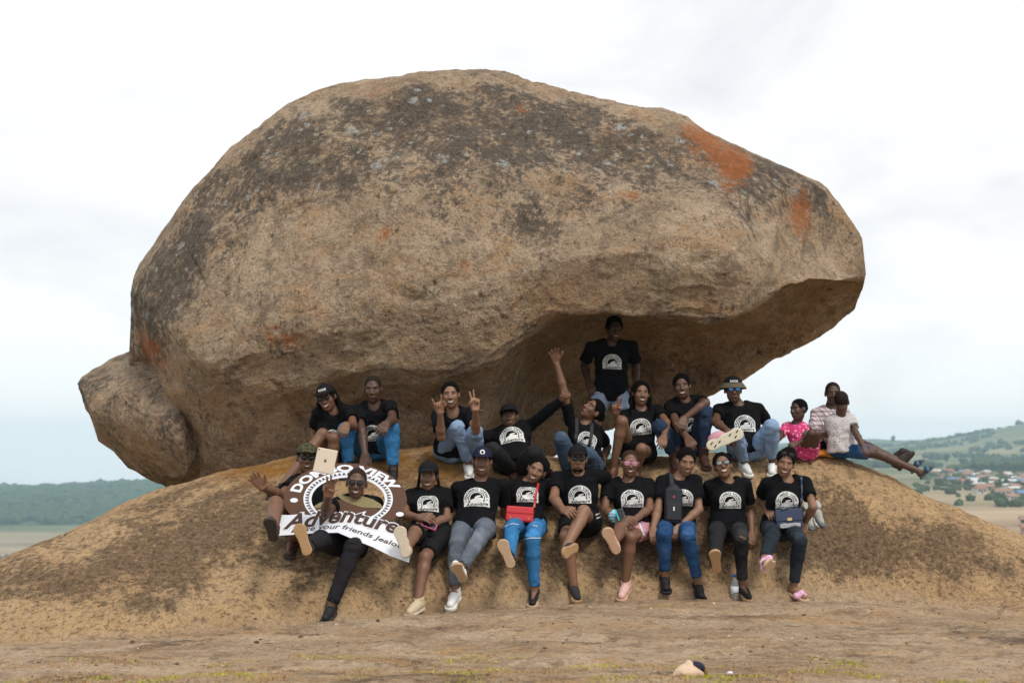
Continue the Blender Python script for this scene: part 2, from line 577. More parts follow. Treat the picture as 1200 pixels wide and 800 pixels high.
def plain(name, col, rough=0.7, spec=0.3, var=0.12, scale=40, bump=0.0, **kw):
    """simple procedural material: a colour with noise variation and slight relief"""
    key = name
    if key in _MC: return _MC[key]
    m = NT(name)
    v = m.obj()
    n = m.noise(v, scale, 4, 0.6)
    lo = tuple(x * (1 - var) for x in col); hi = tuple(min(1, x * (1 + var)) for x in col)
    c = m.mix(n, lo, hi)
    nb = m.bump(n, bump, 1.0) if bump else None
    _MC[key] = m.out(c, rough, nb, spec=spec, **kw)
    return _MC[key]


def skin_mat(i, col):
    key = 'skin%d' % i
    if key in _MC: return _MC[key]
    m = NT('skin tone %d' % i)
    v = m.obj()
    c = m.mix(m.noise(v, 18, 4, 0.6), tuple(x * 0.82 for x in col), tuple(x * 1.15 for x in col))
    c = m.mix(m.attr('palm'), c, (0.40, 0.22, 0.15))
    nb = m.bump(m.noise(v, 160, 2, 0.5), 0.002, 0.6)
    _MC[key] = m.out(c, 0.48, nb, spec=0.42)
    return _MC[key]


def skin_hair(i):
    c = SKINS[i]
    return plain('cropped hair %d' % i, tuple(x * 0.20 + 0.004 for x in c), 0.85, 0.12, 0.3, 200)


def cloth_mat(name, col, var=0.25, kind='cotton'):
    if name in _MC: return _MC[name]
    m = NT(name)
    v = m.obj()
    n1 = m.noise(v, 9, 5, 0.6)
    n2 = m.noise(v, 130, 3, 0.7)
    c = m.mix(n1, tuple(x * (1 - var) for x in col), tuple(min(1, x * (1 + var)) for x in col))
    if kind == 'denim':
        c = m.mix(m.step(m.noise(v, 6.5, 3, 0.5), 0.50, 0.70), c, tuple(min(1, x * 1.7 + 0.015) for x in col))
        c = m.mix(m.math('MULTIPLY', n2, 0.35), c, tuple(min(1, x * 1.9 + 0.02) for x in col))
    fold = m.noise(m.obj((1, 1, 0.45)), 16, 4, 0.5, 0.8)
    nb = m.bump(fold, 0.020, 0.7)
    nb = m.bump(n2, 0.002, 0.5, nb)
    _MC[name] = m.out(c, 0.92, nb, spec=0.10)
    return _MC[name]


M_BOULDER = boulder_material()
M_GROUND = ground_material()


# ================================================================== granite ground: slab + whaleback dome
def slab_z(x, y):
    return 0.08 + 0.04 * (y - 10.25) - 0.0055 * x * x


def _smooth_interp(xs, ys):
    xs = np.asarray(xs, float); ys = np.asarray(ys, float)
    g = np.linspace(-16, 16, 1281)
    v = np.interp(g, xs, ys)
    k = np.exp(-0.5 * (np.arange(-30, 31) / 9.0) ** 2); k /= k.sum()
    v = np.convolve(np.pad(v, 30, mode='edge'), k, 'valid')
    return lambda x: np.interp(x, g, v)


_base_px = [(-600, 790), (-200, 762), (0, 752), (150, 745), (385, 727), (500, 716), (620, 706), (700, 701), (860, 699), (950, 700), (1050, 704), (1200, 718), (1400, 735), (1800, 760)]
_bx, _by = [], []
for _px, _py in _base_px:
    Y = 10.0
    for _ in range(40):
        p = at(_px, _py, Y)
        Y += (p[2] - slab_z(p[0], p[1])) / ((_py - 535) / FPX + 0.04) * 0.6
    p = at(_px, _py, Y)
    _bx.append(p[0]); _by.append(p[1])
base_y = _smooth_interp(_bx, _by)
_crest = [(-900, 900, 10.6), (-300, 790, 11.0), (-120, 727, 11.3), (0, 668, 11.6), (60, 634, 11.8), (130, 601, 12.0), (200, 570, 12.1), (250, 558, 12.2), (310, 543, 12.3),
          (380, 529, 12.3), (470, 524, 12.3), (560, 525, 12.3), (640, 537, 12.3), (700, 541, 12.3), (760, 536, 12.3), (830, 530, 12.3),
          (900, 528, 12.3), (960, 531, 12.3), (1000, 538, 12.2), (1050, 560, 12.1), (1100, 584, 12.0), (1150, 606, 11.9), (1200, 631, 11.8), (1330, 690, 11.6), (1700, 860, 11.2)]
_cp = np.array([at(*c) for c in _crest])
crest_y = _smooth_interp(_cp[:, 0], _cp[:, 1])
crest_z = _smooth_interp(_cp[:, 0], _cp[:, 2])


def ground_raw(x, y):
    x = np.asarray(x, float); y = np.asarray(y, float)
    yb = base_y(x); yc = np.maximum(crest_y(x), yb + 0.6); zc = crest_z(x)
    zb = slab_z(x, yb)
    t = np.clip((y - yb) / (yc - yb), 0, 1)
    g = np.sin(np.pi / 2 * t) ** 0.94
    z = zb + (zc - zb) * g
    bey = np.maximum(y - yc, 0)
    z = z - 0.085 * bey ** 2 / (1 + 0.12 * bey) - 0.05 * bey
    zs = slab_z(x, y)
    zz = np.where(y < yb, zs, z)
    return zz, np.where(y < yb, 0.0, 1.0)


def ground_z(x, y):
    x = np.atleast_1d(np.asarray(x, float)); y = np.atleast_1d(np.asarray(y, float))
    sh = x.shape
    z, dm = ground_raw(x, y)
    P = np.stack([x.ravel(), y.ravel(), np.zeros(x.size)], 1)
    yb = base_y(x)
    d = sstep(-0.05, 0.25, y - yb)
    n = (0.055 * fbm(P * 0.9, 3) + 0.012 * fbm(P * 5.1 + 3, 3)).reshape(sh)
    ps = P * np.array([1.2, 3.2, 1.0])
    ns = (0.022 * fbm(ps * 0.8 + 9, 4)).reshape(sh)
    z = z + d * n + (1 - d) * ns * 1.5
    # a slight scour hollow along the foot of the dome
    z = z - 0.03 * np.exp(-((y - yb) / 0.10) ** 2)
    # a low roll of rock close to the camera, hiding the foot of what lies behind it
    z = z + 0.035 * np.exp(-((y - 7.45) / 0.16) ** 2) * (1 + 0.5 * fbm(P * np.array([1.7, 0.3, 1]) + 4, 2).reshape(sh))
    # fall away to the valley outside
    r = np.maximum(np.abs(x) - 9.0, 0) ** 2 * 0.5 + np.maximum(y - 17.0, 0) ** 2 * 0.45 + np.maximum(2.0 - y, 0) ** 2 * 0.2
    return z - np.minimum(r, 60)


def gz(x, y):
    return float(ground_z([x], [y])[0])


def build_ground():
    xs = np.concatenate([np.linspace(-22, -7, 40)[:-1], np.linspace(-7, 7, 760), np.linspace(7, 22, 40)[1:]])
    ys = np.concatenate([np.linspace(-6, 6.3, 40)[:-1], np.linspace(6.3, 13.2, 440), np.linspace(13.2, 30, 70)[1:]])
    X, Y = np.meshgrid(xs, ys)
    Z = ground_z(X, Y)
    V = np.stack([X.ravel(), Y.ravel(), Z.ravel()], 1)
    P0 = V * 1.0
    fine = 0.008 * fbm(P0 * 14, 3)
    V[:, 2] += fine
    nx, ny = len(xs), len(ys)
    i = np.arange(ny - 1)[:, None] * nx + np.arange(nx - 1)[None, :]
    Q = np.stack([i, i + 1, i + nx + 1, i + nx], -1).reshape(-1, 4)
    me = mesh_from('ground', V, Q, [M_GROUND])
    x, y = V[:, 0], V[:, 1]
    yb = base_y(x)
    wob = 0.10 * fbm(np.stack([x, y, x * 0], 1) * 2.3, 4)
    dm = sstep(-0.03, 0.10, y - yb + wob * 0.5)
    attr(me, 'dome', dm)
    px = to_px(V)
    # clean pale-tan band along the foot of the dome, cleaner crest on the right, dark on the flanks
    dark = -0.55 * (1 - sstep(0.02, 0.34, y - yb + wob)) - 0.75 * sstep(-0.75, -0.15, y - crest_y(x))
    def blob(cx, cy, rx, ry, a):
        return a * np.exp(-(((px[:, 0] - cx) / rx) ** 2 + ((px[:, 1] - cy) / ry) ** 2))
    dark += blob(175, 640, 80, 38, 0.50) + blob(90, 680, 70, 30, 0.40) + blob(290, 610, 60, 40, 0.35) + blob(1030, 640, 95, 45, 0.50) + blob(1120, 660, 70, 35, 0.40)
    dark += blob(760, 650, 160, 30, 0.5) + blob(960, 640, 40, 40, 0.25) - blob(1060, 590, 70, 18, 0.5) - blob(330, 690, 80, 20, 0.4) - blob(60, 735, 120, 14, 0.4)
    attr(me, 'dark', dark)
    stain = blob(300, 550, 70, 16, 0.75) + blob(440, 540, 130, 22, 1.0) + blob(560, 545, 60, 20, 0.6)
    attr(me, 'stain', np.clip(stain, 0, 1))
    o = link('ground', me, kind='structure')
    o['label'] = 'bare tan granite slab and whaleback dome with dark lichen patches'
    return o


build_ground()


# ================================================================== the balancing boulder
def catmull(P, n, closed=False):
    """P (m, ..., 3) resampled to n along axis 0"""
    m = len(P)
    t = np.linspace(0, m if closed else m - 1, n, endpoint=not closed)
    i = np.floor(t).astype(int)
    if not closed:
        i = np.minimum(i, m - 2)
    f = (t - i).reshape((-1,) + (1,) * (P.ndim - 1))
    def g(k):
        return P[k % m] if closed else P[np.clip(k, 0, m - 1)]
    p0, p1, p2, p3 = g(i - 1), g(i), g(i + 1), g(i + 2)
    return 0.5 * ((2 * p1) + (-p0 + p2) * f + (2 * p0 - 5 * p1 + 4 * p2 - p3) * f ** 2 + (-p0 + 3 * p1 - 3 * p2 + p3) * f ** 3)


#          T top            U upper front     B belly           L lip             M behind lip      C seat / ceiling   K back bottom     R rear
STN = [
    ((142, 374, 13.4), (137, 388, 13.2), (139, 404, 13.1), (148, 432, 13.2), (158, 445, 13.3), (168, 470, 13.6), (165, 460, 14.2), (152, 400, 14.2)),
    ((158, 325, 13.5), (149, 352, 13.0), (149, 400, 12.75), (162, 455, 12.75), (178, 485, 12.9), (195, 520, 13.2), (192, 515, 14.5), (175, 385, 14.8)),
    ((187, 280, 13.5), (174, 318, 12.8), (171, 395, 12.35), (187, 470, 12.4), (203, 510, 12.7), (222, 560, 13.0), (220, 552, 14.7), (205, 370, 15.1)),
    ((250, 200, 13.5), (237, 255, 12.6), (227, 385, 11.85), (238, 475, 11.95), (250, 525, 12.3), (265, 568, 12.75), (265, 560, 14.9), (265, 330, 15.4)),
    ((330, 135, 13.5), (318, 200, 12.4), (308, 368, 11.58), (318, 468, 11.66), (326, 508, 12.1), (335, 558, 12.6), (340, 560, 15.0), (350, 300, 15.7)),
    ((430, 100, 13.5), (425, 175, 12.2), (419, 350, 11.42), (424, 453, 11.53), (428, 492, 12.02), (432, 548, 12.6), (440, 550, 15.1), (440, 280, 15.8)),
    ((530, 89, 13.5), (530, 170, 12.1), (530, 335, 11.36), (528, 446, 11.51), (524, 482, 12.02), (518, 545, 12.6), (530, 545, 15.1), (530, 270, 15.8)),
    ((590, 89, 13.5), (590, 172, 12.1), (592, 325, 11.38), (588, 440, 11.54), (579, 466, 12.1), (562, 535, 12.7), (575, 548, 15.0), (590, 265, 15.8)),
    ((618, 94, 13.5), (622, 175, 12.1), (625, 308, 11.38), (622, 420, 11.60), (613, 436, 12.4), (596, 505, 13.5), (605, 540, 15.0), (615, 267, 15.8)),
    ((645, 101, 13.5), (652, 180, 12.1), (655, 298, 11.4), (652, 400, 11.66), (642, 406, 12.7), (624, 462, 14.4), (632, 532, 15.1), (640, 270, 15.8)),
    ((715, 122, 13.5), (722, 192, 12.1), (727, 292, 11.4), (722, 391, 11.62), (720, 379, 13.2), (712, 425, 14.7), (705, 503, 15.0), (705, 300, 15.7)),
    ((785, 139, 13.5), (795, 206, 12.1), (800, 290, 11.4), (795, 393, 11.62), (793, 380, 13.1), (785, 424, 14.5), (778, 483, 14.9), (770, 320, 15.6)),
    ((860, 162, 13.5), (875, 222, 12.2), (882, 290, 11.5), (880, 376, 11.70), (876, 368, 12.8), (865, 406, 14.0), (852, 447, 14.6), (850, 330, 15.4)),
    ((930, 197, 13.4), (948, 246, 12.4), (955, 286, 11.9), (960, 330, 11.93), (956, 332, 12.5), (942, 372, 13.5), (925, 409, 14.3), (920, 330, 15.0)),
    ((984, 232, 13.4), (998, 268, 12.8), (1006, 295, 12.4), (1008, 331, 12.35), (1005, 335, 12.5), (992, 352, 13.2), (975, 380, 14.1), (968, 330, 14.6)),
    ((1010, 262, 13.35), (1019, 283, 12.9), (1023, 306, 12.5), (1024, 335, 12.35), (1021, 339, 12.5), (1013, 346, 13.2), (1000, 364, 14.0), (996, 310, 14.3)),
]


def loft_rock(stn, nu, nv):
    G = np.array([[at(*c) for c in row] for row in stn])      # (stations, rails, 3)
    G = catmull(G, nu)
    G = np.swapaxes(catmull(np.swapaxes(G, 0, 1), nv, closed=True), 0, 1)     # (nu, nv, 3)
    V = G.reshape(-1, 3)
    i = np.arange(nu - 1)[:, None] * nv + np.arange(nv)[None, :]
    j = np.arange(nu - 1)[:, None] * nv + (np.arange(nv)[None, :] + 1) % nv
    Q = np.stack([i, j, j + nv, i + nv], -1).reshape(-1, 4)
    # end caps
    c0 = len(V); V = np.concatenate([V, G[0].mean(0)[None], G[-1].mean(0)[None]])
    k = np.arange(nv)
    T = np.concatenate([np.stack([np.full(nv, c0), (k + 1) % nv, k], 1), np.stack([np.full(nv, c0 + 1), (nu - 1) * nv + k, (nu - 1) * nv + (k + 1) % nv], 1)])
    return V, Q, T, nu, nv


def rock_relief(V, N, amp=1.0, fine=True, fz=0.3):
    d = 0.085 * fbm(V * 0.6 + 5, 2) + 0.024 * fbm(V * 2.3 + 11, 3)
    if fine:
        w = V + 0.12 * np.stack([pn(V * 2.1), pn(V * 2.1 + 31), pn(V * 2.1 + 57)], 1)
        # conchoidal flakes: terraced noise
        q = fbm(w * np.array([1.0, 1.0, 1.6]) * 1.5 + 2, 6, 0.6) * 2.0
        fl = np.floor(q); fr = q - fl
        d += 0.026 * fz * (fl + sstep(0.62, 0.98, fr) - q * 0.85)
        d += 0.011 * fbm(V * 7.5, 3) + 0.005 * fbm(V * 26, 2)
        pits = sstep(0.42, 0.75, pn(V * 5.5 + 70))
        d -= 0.022 * pits
    return V + N * (d * amp)[:, None]


def chisel(V, N, seeds, rs, dmin, dmax, tilt, reach, cap):
    """knock flat chips off the rock"""
    V = V.copy()
    for i in seeds:
        p = V[i]; n = nrm(N[i] + rs.normal(0, tilt, 3))
        d0 = rs.uniform(dmin, dmax); R = rs.uniform(*reach)
        r = np.linalg.norm(V - p, axis=1)
        m = np.where(r < R * 1.2)[0]
        wob = 0.012 * fbm(V[m] * 4.0 + i % 97, 3) + 0.004 * pn(V[m] * 14)
        h = (V[m] - p) @ n + d0 + wob
        k = cap * np.tanh(np.maximum(h, 0) / cap) * (1 - sstep(0.75, 1.2, r[m] / R))
        V[m] -= n * k[:, None]
    return V


def paint(V, N, me, left=False):
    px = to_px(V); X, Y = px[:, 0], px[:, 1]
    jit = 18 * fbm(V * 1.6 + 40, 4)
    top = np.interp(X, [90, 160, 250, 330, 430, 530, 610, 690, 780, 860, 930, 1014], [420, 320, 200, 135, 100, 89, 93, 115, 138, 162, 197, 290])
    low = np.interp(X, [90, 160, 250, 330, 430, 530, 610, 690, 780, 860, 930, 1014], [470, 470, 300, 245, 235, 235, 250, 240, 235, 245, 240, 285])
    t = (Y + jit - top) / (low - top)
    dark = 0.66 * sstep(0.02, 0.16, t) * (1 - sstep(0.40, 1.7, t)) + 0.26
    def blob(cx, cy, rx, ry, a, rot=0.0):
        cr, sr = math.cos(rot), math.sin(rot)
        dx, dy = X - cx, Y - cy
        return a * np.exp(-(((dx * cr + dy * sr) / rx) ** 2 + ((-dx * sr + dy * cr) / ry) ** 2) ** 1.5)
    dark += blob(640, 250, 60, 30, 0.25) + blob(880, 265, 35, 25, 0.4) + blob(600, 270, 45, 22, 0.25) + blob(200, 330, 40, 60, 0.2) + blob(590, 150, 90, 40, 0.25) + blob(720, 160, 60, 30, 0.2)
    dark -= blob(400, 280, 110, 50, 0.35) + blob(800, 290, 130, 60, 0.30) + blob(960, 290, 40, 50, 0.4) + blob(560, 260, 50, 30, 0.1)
    front = (V[:, 1] < 13.9)
    org = blob(845, 180, 46, 17, 1.1, 0.45) + blob(858, 205, 20, 26, 0.9, 0.3) + blob(815, 155, 26, 12, 0.7, 0.3) + blob(938, 252, 15, 32, 1.15) + blob(330, 398, 42, 17, 0.75, 0.25)
    org += blob(183, 412, 14, 34, 0.75, -0.3) + blob(165, 395, 8, 30, 0.6, -0.4) + blob(452, 272, 9, 14, 1.0, 0.5) + blob(740, 230, 11, 7, 1.0) + blob(543, 310, 10, 5, 0.9)
    org += blob(438, 110, 16, 7, 0.7) + blob(613, 128, 12, 8, 0.6) + blob(975, 220, 30, 10, 0.5, 0.8) + blob(900, 176, 60, 10, 0.45, 0.4) + blob(740, 160, 60, 20, 0.25)
    if left:
        org = blob(130, 420, 30, 10, 0.8, -0.5); dark = dark * 0 + 0.50 + blob(110, 450, 25, 25, 0.3)
    pale = sstep(0.0, 0.18, t) * (1 - sstep(0.6, 1.0, t)) + blob(195, 320, 20, 60, 0.8) + blob(165, 360, 12, 40, 0.8) + blob(900, 255, 30, 30, 0.6) + blob(740, 300, 60, 30, 0.25)
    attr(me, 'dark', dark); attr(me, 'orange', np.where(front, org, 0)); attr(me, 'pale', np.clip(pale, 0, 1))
    attr(me, 'under', np.clip(sstep(0.05, 0.6, -N[:, 2]), 0, 1))


def build_boulder():
    rows = []
    for r_ in STN:
        Tt, U, B, L, M, C, K, R = [np.array(q, float) for q in r_]
        a = B + (L - B) * np.array([0.80, 0.80, 0.38]); b = L + (M - L) * np.array([0.25, 0.25, 0.22])
        rows.append((Tt, U, B, a, L, b, M, C, K, R))
    V, Q, T, nu, nv = loft_rock(rows, 430, 480)
    N = vnormals(V, Q)
    N[-2] = (-1, 0, 0); N[-1] = (1, 0, 0)
    px = to_px(V)
    # spalled scar: the lower front is set back from a ragged edge
    edge = np.interp(px[:, 0], [140, 260, 400, 480, 560, 640, 720, 800, 860, 930, 1000], [430, 330, 290, 330, 300, 298, 335, 325, 318, 345, 360])
    edge = edge + 30 * fbm(V * np.array([1.5, 1.5, 1.5]) + 90, 7, 0.62)
    front = sstep(0.0, 0.35, -N[:, 1])
    sc = sstep(-2, 4, px[:, 1] - edge) * (1 - sstep(10, 130, px[:, 1] - edge)) * front
    fz = 0.25 + 1.0 * sstep(-25, 10, px[:, 1] - edge) * (1 - sstep(60, 170, px[:, 1] - edge)) * front
    V2 = rock_relief(V, N, fz=fz)
    V2 = V2 - N * (0.030 * sc)[:, None]
    rs = np.random.default_rng(5)
    fr = np.where((V[:, 1] < 13.3) & (px[:, 1] > edge - 30))[0]; up = np.where((V[:, 1] < 13.8) & (px[:, 1] <= edge))[0]
    V2 = chisel(V2, N, rs.choice(fr, 46), rs, 0.012, 0.045, 0.050, (0.6, 1.3), 0.055)
    V2 = chisel(V2, N, rs.choice(fr, 130), rs, 0.006, 0.020, 0.10, (0.2, 0.55), 0.022)
    V2 = chisel(V2, N, rs.choice(up, 24), rs, 0.008, 0.030, 0.045, (0.5, 1.1), 0.035)
    V2 = chisel(V2, N, rs.choice(up, 70), rs, 0.004, 0.014, 0.09, (0.15, 0.4), 0.014)
    rt = np.where((V[:, 0] > 2.4) & (V[:, 1] < 13.4))[0]
    V2 = chisel(V2, N, rs.choice(rt, 22), rs, 0.015, 0.05, 0.08, (0.4, 0.9), 0.06)
    # long pale crack on the lower left, a fissure by the nose
    def groove(a, b, wpx, depth):
        a = np.array(a, float); b = np.array(b, float); ab = b - a
        t = np.clip(((px - a) @ ab) / (ab @ ab), 0, 1)
        dd = np.linalg.norm(px - (a + t[:, None] * ab) , axis=1) + 1.6 * pn(V * 6)
        return depth * np.exp(-(dd / wpx) ** 2) * front
    g = groove((312, 455), (362, 512), 2.2, 0.035) + groove((905, 205), (960, 232), 3, 0.05) + groove((222, 300), (232, 325), 2.5, 0.04) + groove((300, 238), (320, 236), 3, 0.06) + groove((965, 225), (975, 300), 2.5, 0.04)
    V2 = V2 - N * g[:, None]
    V2[-2:] = V[-2:]
    me = mesh_from('boulder', V2, [Q, T], [M_BOULDER])
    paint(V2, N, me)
    o = link('boulder', me, label='huge overhanging granite boulder balanced on the dome above everyone', cat='boulder')
    # shoulder lobe on its far left
    L = [
        ((88, 430, 14.3), (85, 438, 14.1), (87, 448, 14.0), (96, 455, 14.3), (98, 458, 14.5), (100, 460, 14.7), (98, 452, 14.9), (94, 436, 14.7)),
        ((106, 420, 14.2), (99, 440, 13.6), (101, 472, 13.3), (111, 505, 13.5), (115, 508, 14.0), (118, 512, 14.4), (116, 500, 15.1), (110, 440, 15.2)),
        ((138, 406, 14.1), (130, 440, 13.2), (132, 490, 12.85), (141, 530, 13.15), (148, 540, 13.7), (152, 545, 14.2), (150, 540, 15.2), (140, 440, 15.4)),
        ((180, 395, 14.1), (172, 440, 13.1), (170, 500, 12.62), (178, 545, 12.85), (188, 558, 13.5), (196, 566, 13.9), (196, 562, 15.3), (185, 440, 15.5)),
        ((230, 400, 14.1), (220, 445, 13.0), (215, 500, 12.45), (222, 548, 12.62), (230, 562, 13.4), (240, 575, 13.9), (240, 570, 15.2), (235, 450, 15.4)),
        ((270, 430, 14.1), (262, 460, 13.6), (260, 500, 13.4), (266, 540, 13.5), (270, 555, 13.7), (276, 566, 14.0), (276, 560, 15.0), (274, 470, 15.1)),
    ]
    V, Q, T, nu, nv = loft_rock(L, 130, 240)
    N = vnormals(V, Q); N[-2] = (-1, 0, 0); N[-1] = (1, 0, 0)
    V2 = rock_relief(V, N, 0.9); V2[-2:] = V[-2:]
    V2[:-2] = chisel(V2, N, rs.choice(len(V) - 2, 26), rs, 0.02, 0.08, 0.08, (0.4, 0.9), 0.08)[:-2]
    me = mesh_from('rock_shoulder', V2, [Q, T], [M_BOULDER])
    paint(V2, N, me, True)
    link('rock_shoulder', me, parent=o)
    return o


build_boulder()


# ================================================================== valley, hills, haze
def terrain_z(x, y):
    x = np.asarray(x, float); y = np.asarray(y, float)
    r = np.sqrt(x * x + y * y)
    px = 600 + FPX * x / np.maximum(y, 1.0)
    px = np.where(y <= 1, np.where(x > 0, 3000, -2000), px)
    P = np.stack([x.ravel(), y.ravel(), np.zeros(x.size)], 1)
    left = np.interp(r, [0, 60, 250, 700, 1350, 1500, 2100, 2500, 3300, 12000], [-10, -25, -55, -70, -72, -70, -52, -56, -120, -160])
    lf = np.interp(px, [-400, 0, 80, 150, 200, 300, 600], [-1.0, -0.55, 0.0, 0.75, 0.85, 1.0, 1.0])
    left = left + np.interp(r, [1400, 2100, 2500, 3200], [0, 9, 9, 0]) * lf
    rb = np.interp(r, [0, 60, 250, 450, 700, 1000, 1300, 1700], [-10, -18, -24, -24, -18, -14, -8, 2])
    rp = np.interp(px, [600, 1000, 1050, 1110, 1150, 1200, 1400, 2000], [8, 15, 21, 34, 46, 62, 80, 70])
    right = np.where(r < 1700, rb, np.interp(r, [1700, 2350, 2450, 2750], [0, 0.94, 0.94, 0]) * (rp - 2) + 2)
    far = np.interp(px, [800, 980, 1020, 1060, 1110, 1150, 1300], [40, 47, 55, 51, 61, 48, 40])
    right = np.where(r > 2750, 2 + np.interp(r, [2750, 3000, 3100, 3500], [0, 0.77, 0.7, -2]) * (far - 2), right)
    w = sstep(350, 850, px)
    z = left * (1 - w) + right * w
    amp = np.interp(r, [100, 600, 1500, 2500, 6000], [0.3, 1.0, 2.0, 4.0, 6.0])
    z = z + (amp.ravel() * fbm(P / 260.0, 4)).reshape(x.shape)
    return z


def terrain_material():
    m = NT('valley fields')
    v = m.obj()
    veg = m.attr('veg')
    n = m.noise(v, 0.012, 6, 0.65)
    f = m.noise(m.obj((0.4, 1.6, 1)), 0.010, 5, 0.6, 0.5)
    grass = m.ramp(f, [(0.3, (0.075, 0.10, 0.045)), (0.48, (0.15, 0.16, 0.075)), (0.6, (0.26, 0.215, 0.12)), (0.75, (0.34, 0.25, 0.15))])
    dry = m.ramp(f, [(0.3, (0.20, 0.14, 0.09)), (0.5, (0.36, 0.26, 0.165)), (0.7, (0.46, 0.36, 0.24))])
    green = m.mix(n, (0.030, 0.050, 0.022), (0.095, 0.125, 0.055))
    c = m.mix(m.step(veg, 0.0, 0.5), dry, grass)
    c = m.mix(m.step(m.math('ADD', veg, m.math('MULTIPLY', m.math('SUBTRACT', m.noise(v, 0.05, 6, 0.7), 0.5), 0.8)), 0.55, 0.95), c, green)
    return m.out(c, 0.95, None, spec=0.1)


def build_terrain():
    nr, na = 150, 420
    rr = np.concatenate([np.linspace(14, 300, 25)[:-1], np.geomspace(300, 3300, nr - 24)])
    # azimuth: dense where the photograph looks
    a1 = np.linspace(-0.5, 0.5, 300); a2 = np.linspace(0.5, 2 * math.pi - 0.5, na - 300 + 2)[1:-1]
    aa = np.concatenate([a1, a2])
    R, A = np.meshgrid(rr, aa, indexing='ij')
    X = R * np.sin(A); Y = R * np.cos(A)
    Z = terrain_z(X, Y)
    V = np.stack([X.ravel(), Y.ravel(), Z.ravel()], 1)
    nr, na = len(rr), len(aa)
    i = np.arange(nr - 1)[:, None] * na + np.arange(na)[None, :]
    j = np.arange(nr - 1)[:, None] * na + (np.arange(na)[None, :] + 1) % na
    Q = np.stack([i, i + na, j + na, j], -1).reshape(-1, 4)
    me = mesh_from('valley_terrain', V, Q, [terrain_material()])
    r = R.ravel(); x = V[:, 0]
    veg = np.where(x < 0, np.interp(r, [0, 800, 950, 1050, 1380, 1450, 2500], [0.6, 0.6, 0.15, 0.1, 0.3, 1.0, 1.0]),
                   np.interp(r, [0, 350, 560, 620, 1000, 1200, 2000, 2500, 6000], [0.5, 0.1, 0.0, 0.25, 0.35, 0.55, 0.55, 0.85, 0.9]))
    attr(me, 'veg', veg)
    link('valley_terrain', me, kind='structure')


build_terrain()
M_LEAF = NT('far foliage')
_v = M_LEAF.obj()
M_LEAF = M_LEAF.out(M_LEAF.mix(M_LEAF.noise(_v, 0.6, 4, 0.7), (0.022, 0.036, 0.016), (0.085, 0.115, 0.045)), 0.9, None, spec=0.1)
M_BARK = plain('tree bark', (0.10, 0.075, 0.055), 0.9, 0.1, 0.3, 4)

_ico = bmesh.new(); bmesh.ops.create_icosphere(_ico, subdivisions=1, radius=1.0)
ICO_V = np.array([v.co[:] for v in _ico.verts]); ICO_F = np.array([[v.index for v in f.verts] for f in _ico.faces]); _ico.free()


def blobs(pos, size, jitter=0.28):
    """lumpy little crowns, all in one arrays pair"""
    n = len(pos); k = len(ICO_V)
    V = ICO_V[None] * (1 + jitter * RNG.normal(size=(n, k, 1)))
    V = V * np.asarray(size)[:, None, :] + np.asarray(pos)[:, None, :]
    F = ICO_F[None] + (np.arange(n) * k)[:, None, None]
    return V.reshape(-1, 3), F.reshape(-1, 3)


def build_woods():
    # left ridge: closed woodland
    n = 9000
    r = RNG.uniform(1380, 2350, n); px = RNG.uniform(-500, 560, n)
    keep = (pn(np.stack([px / 60, r / 160, r * 0], 1)) > -0.35) | (r > 1950)
    r, px = r[keep], px[keep]
    y = r; x = (px - 600) / FPX * y
    s = RNG.uniform(3, 7, len(r))
    V, F = blobs(np.stack([x, y, terrain_z(x, y) + s * 0.6], 1), np.stack([s * 1.3, s * 1.3, s], 1))
    link('ridge_woodland', mesh_from('ridge_woodland', V, F, [M_LEAF], smooth=False), kind='stuff')
    # right slopes: scattered bush and hedges
    n = 4200
    r = np.concatenate([RNG.uniform(1050, 2500, n), RNG.normal(2360, 40, 500), RNG.normal(1120, 40, 260)])
    px = np.concatenate([RNG.uniform(700, 1500, n), RNG.uniform(700, 1500, 500), RNG.uniform(1140, 1300, 260)])
    keep = (pn(np.stack([px / 45, r / 210, r * 0 + 3], 1)) > 0.12) | (np.arange(len(r)) >= n)
    r, px = r[keep], px[keep]
    y = r; x = (px - 600) / FPX * y
    s = RNG.uniform(1.6, 4.6, len(r)) * np.where(r > 2200, 1.2, 1.0)
    V, F = blobs(np.stack([x, y, terrain_z(x, y) + s * 0.6], 1), np.stack([s * 1.3, s * 1.3, s], 1))
    link('hillside_bush', mesh_from('hillside_bush', V, F, [M_LEAF], smooth=False), kind='stuff')
    n = 520
    r = RNG.uniform(560, 1060, n); px = RNG.uniform(1070, 1320, n)
    keep = pn(np.stack([px / 22, r / 60, r * 0 + 11], 1)) > 0.05
    r, px = r[keep], px[keep]; y = r; x = (px - 600) / FPX * y
    s = RNG.uniform(1.0, 2.6, len(r))
    V, F = blobs(np.stack([x, y, terrain_z(x, y) + s * 0.7], 1), np.stack([s * 1.3, s * 1.3, s], 1))
    link('village_bush', mesh_from('village_bush', V, F, [M_LEAF], smooth=False), kind='stuff')
    # shrubs near the left foot of the view
    n = 420
    r = RNG.uniform(760, 900, n); px = RNG.uniform(-200, 120, n)
    y = r; x = (px - 600) / FPX * y
    s = RNG.uniform(1.5, 3.5, n)
    V, F = blobs(np.stack([x, y, terrain_z(x, y) + s * 0.6], 1), np.stack([s * 1.3, s * 1.3, s], 1))
    link('valley_bush', mesh_from('valley_bush', V, F, [plain('dry bush', (0.11, 0.085, 0.06), 0.9, 0.1, 0.3, 0.5)], smooth=False), kind='stuff')


build_woods()


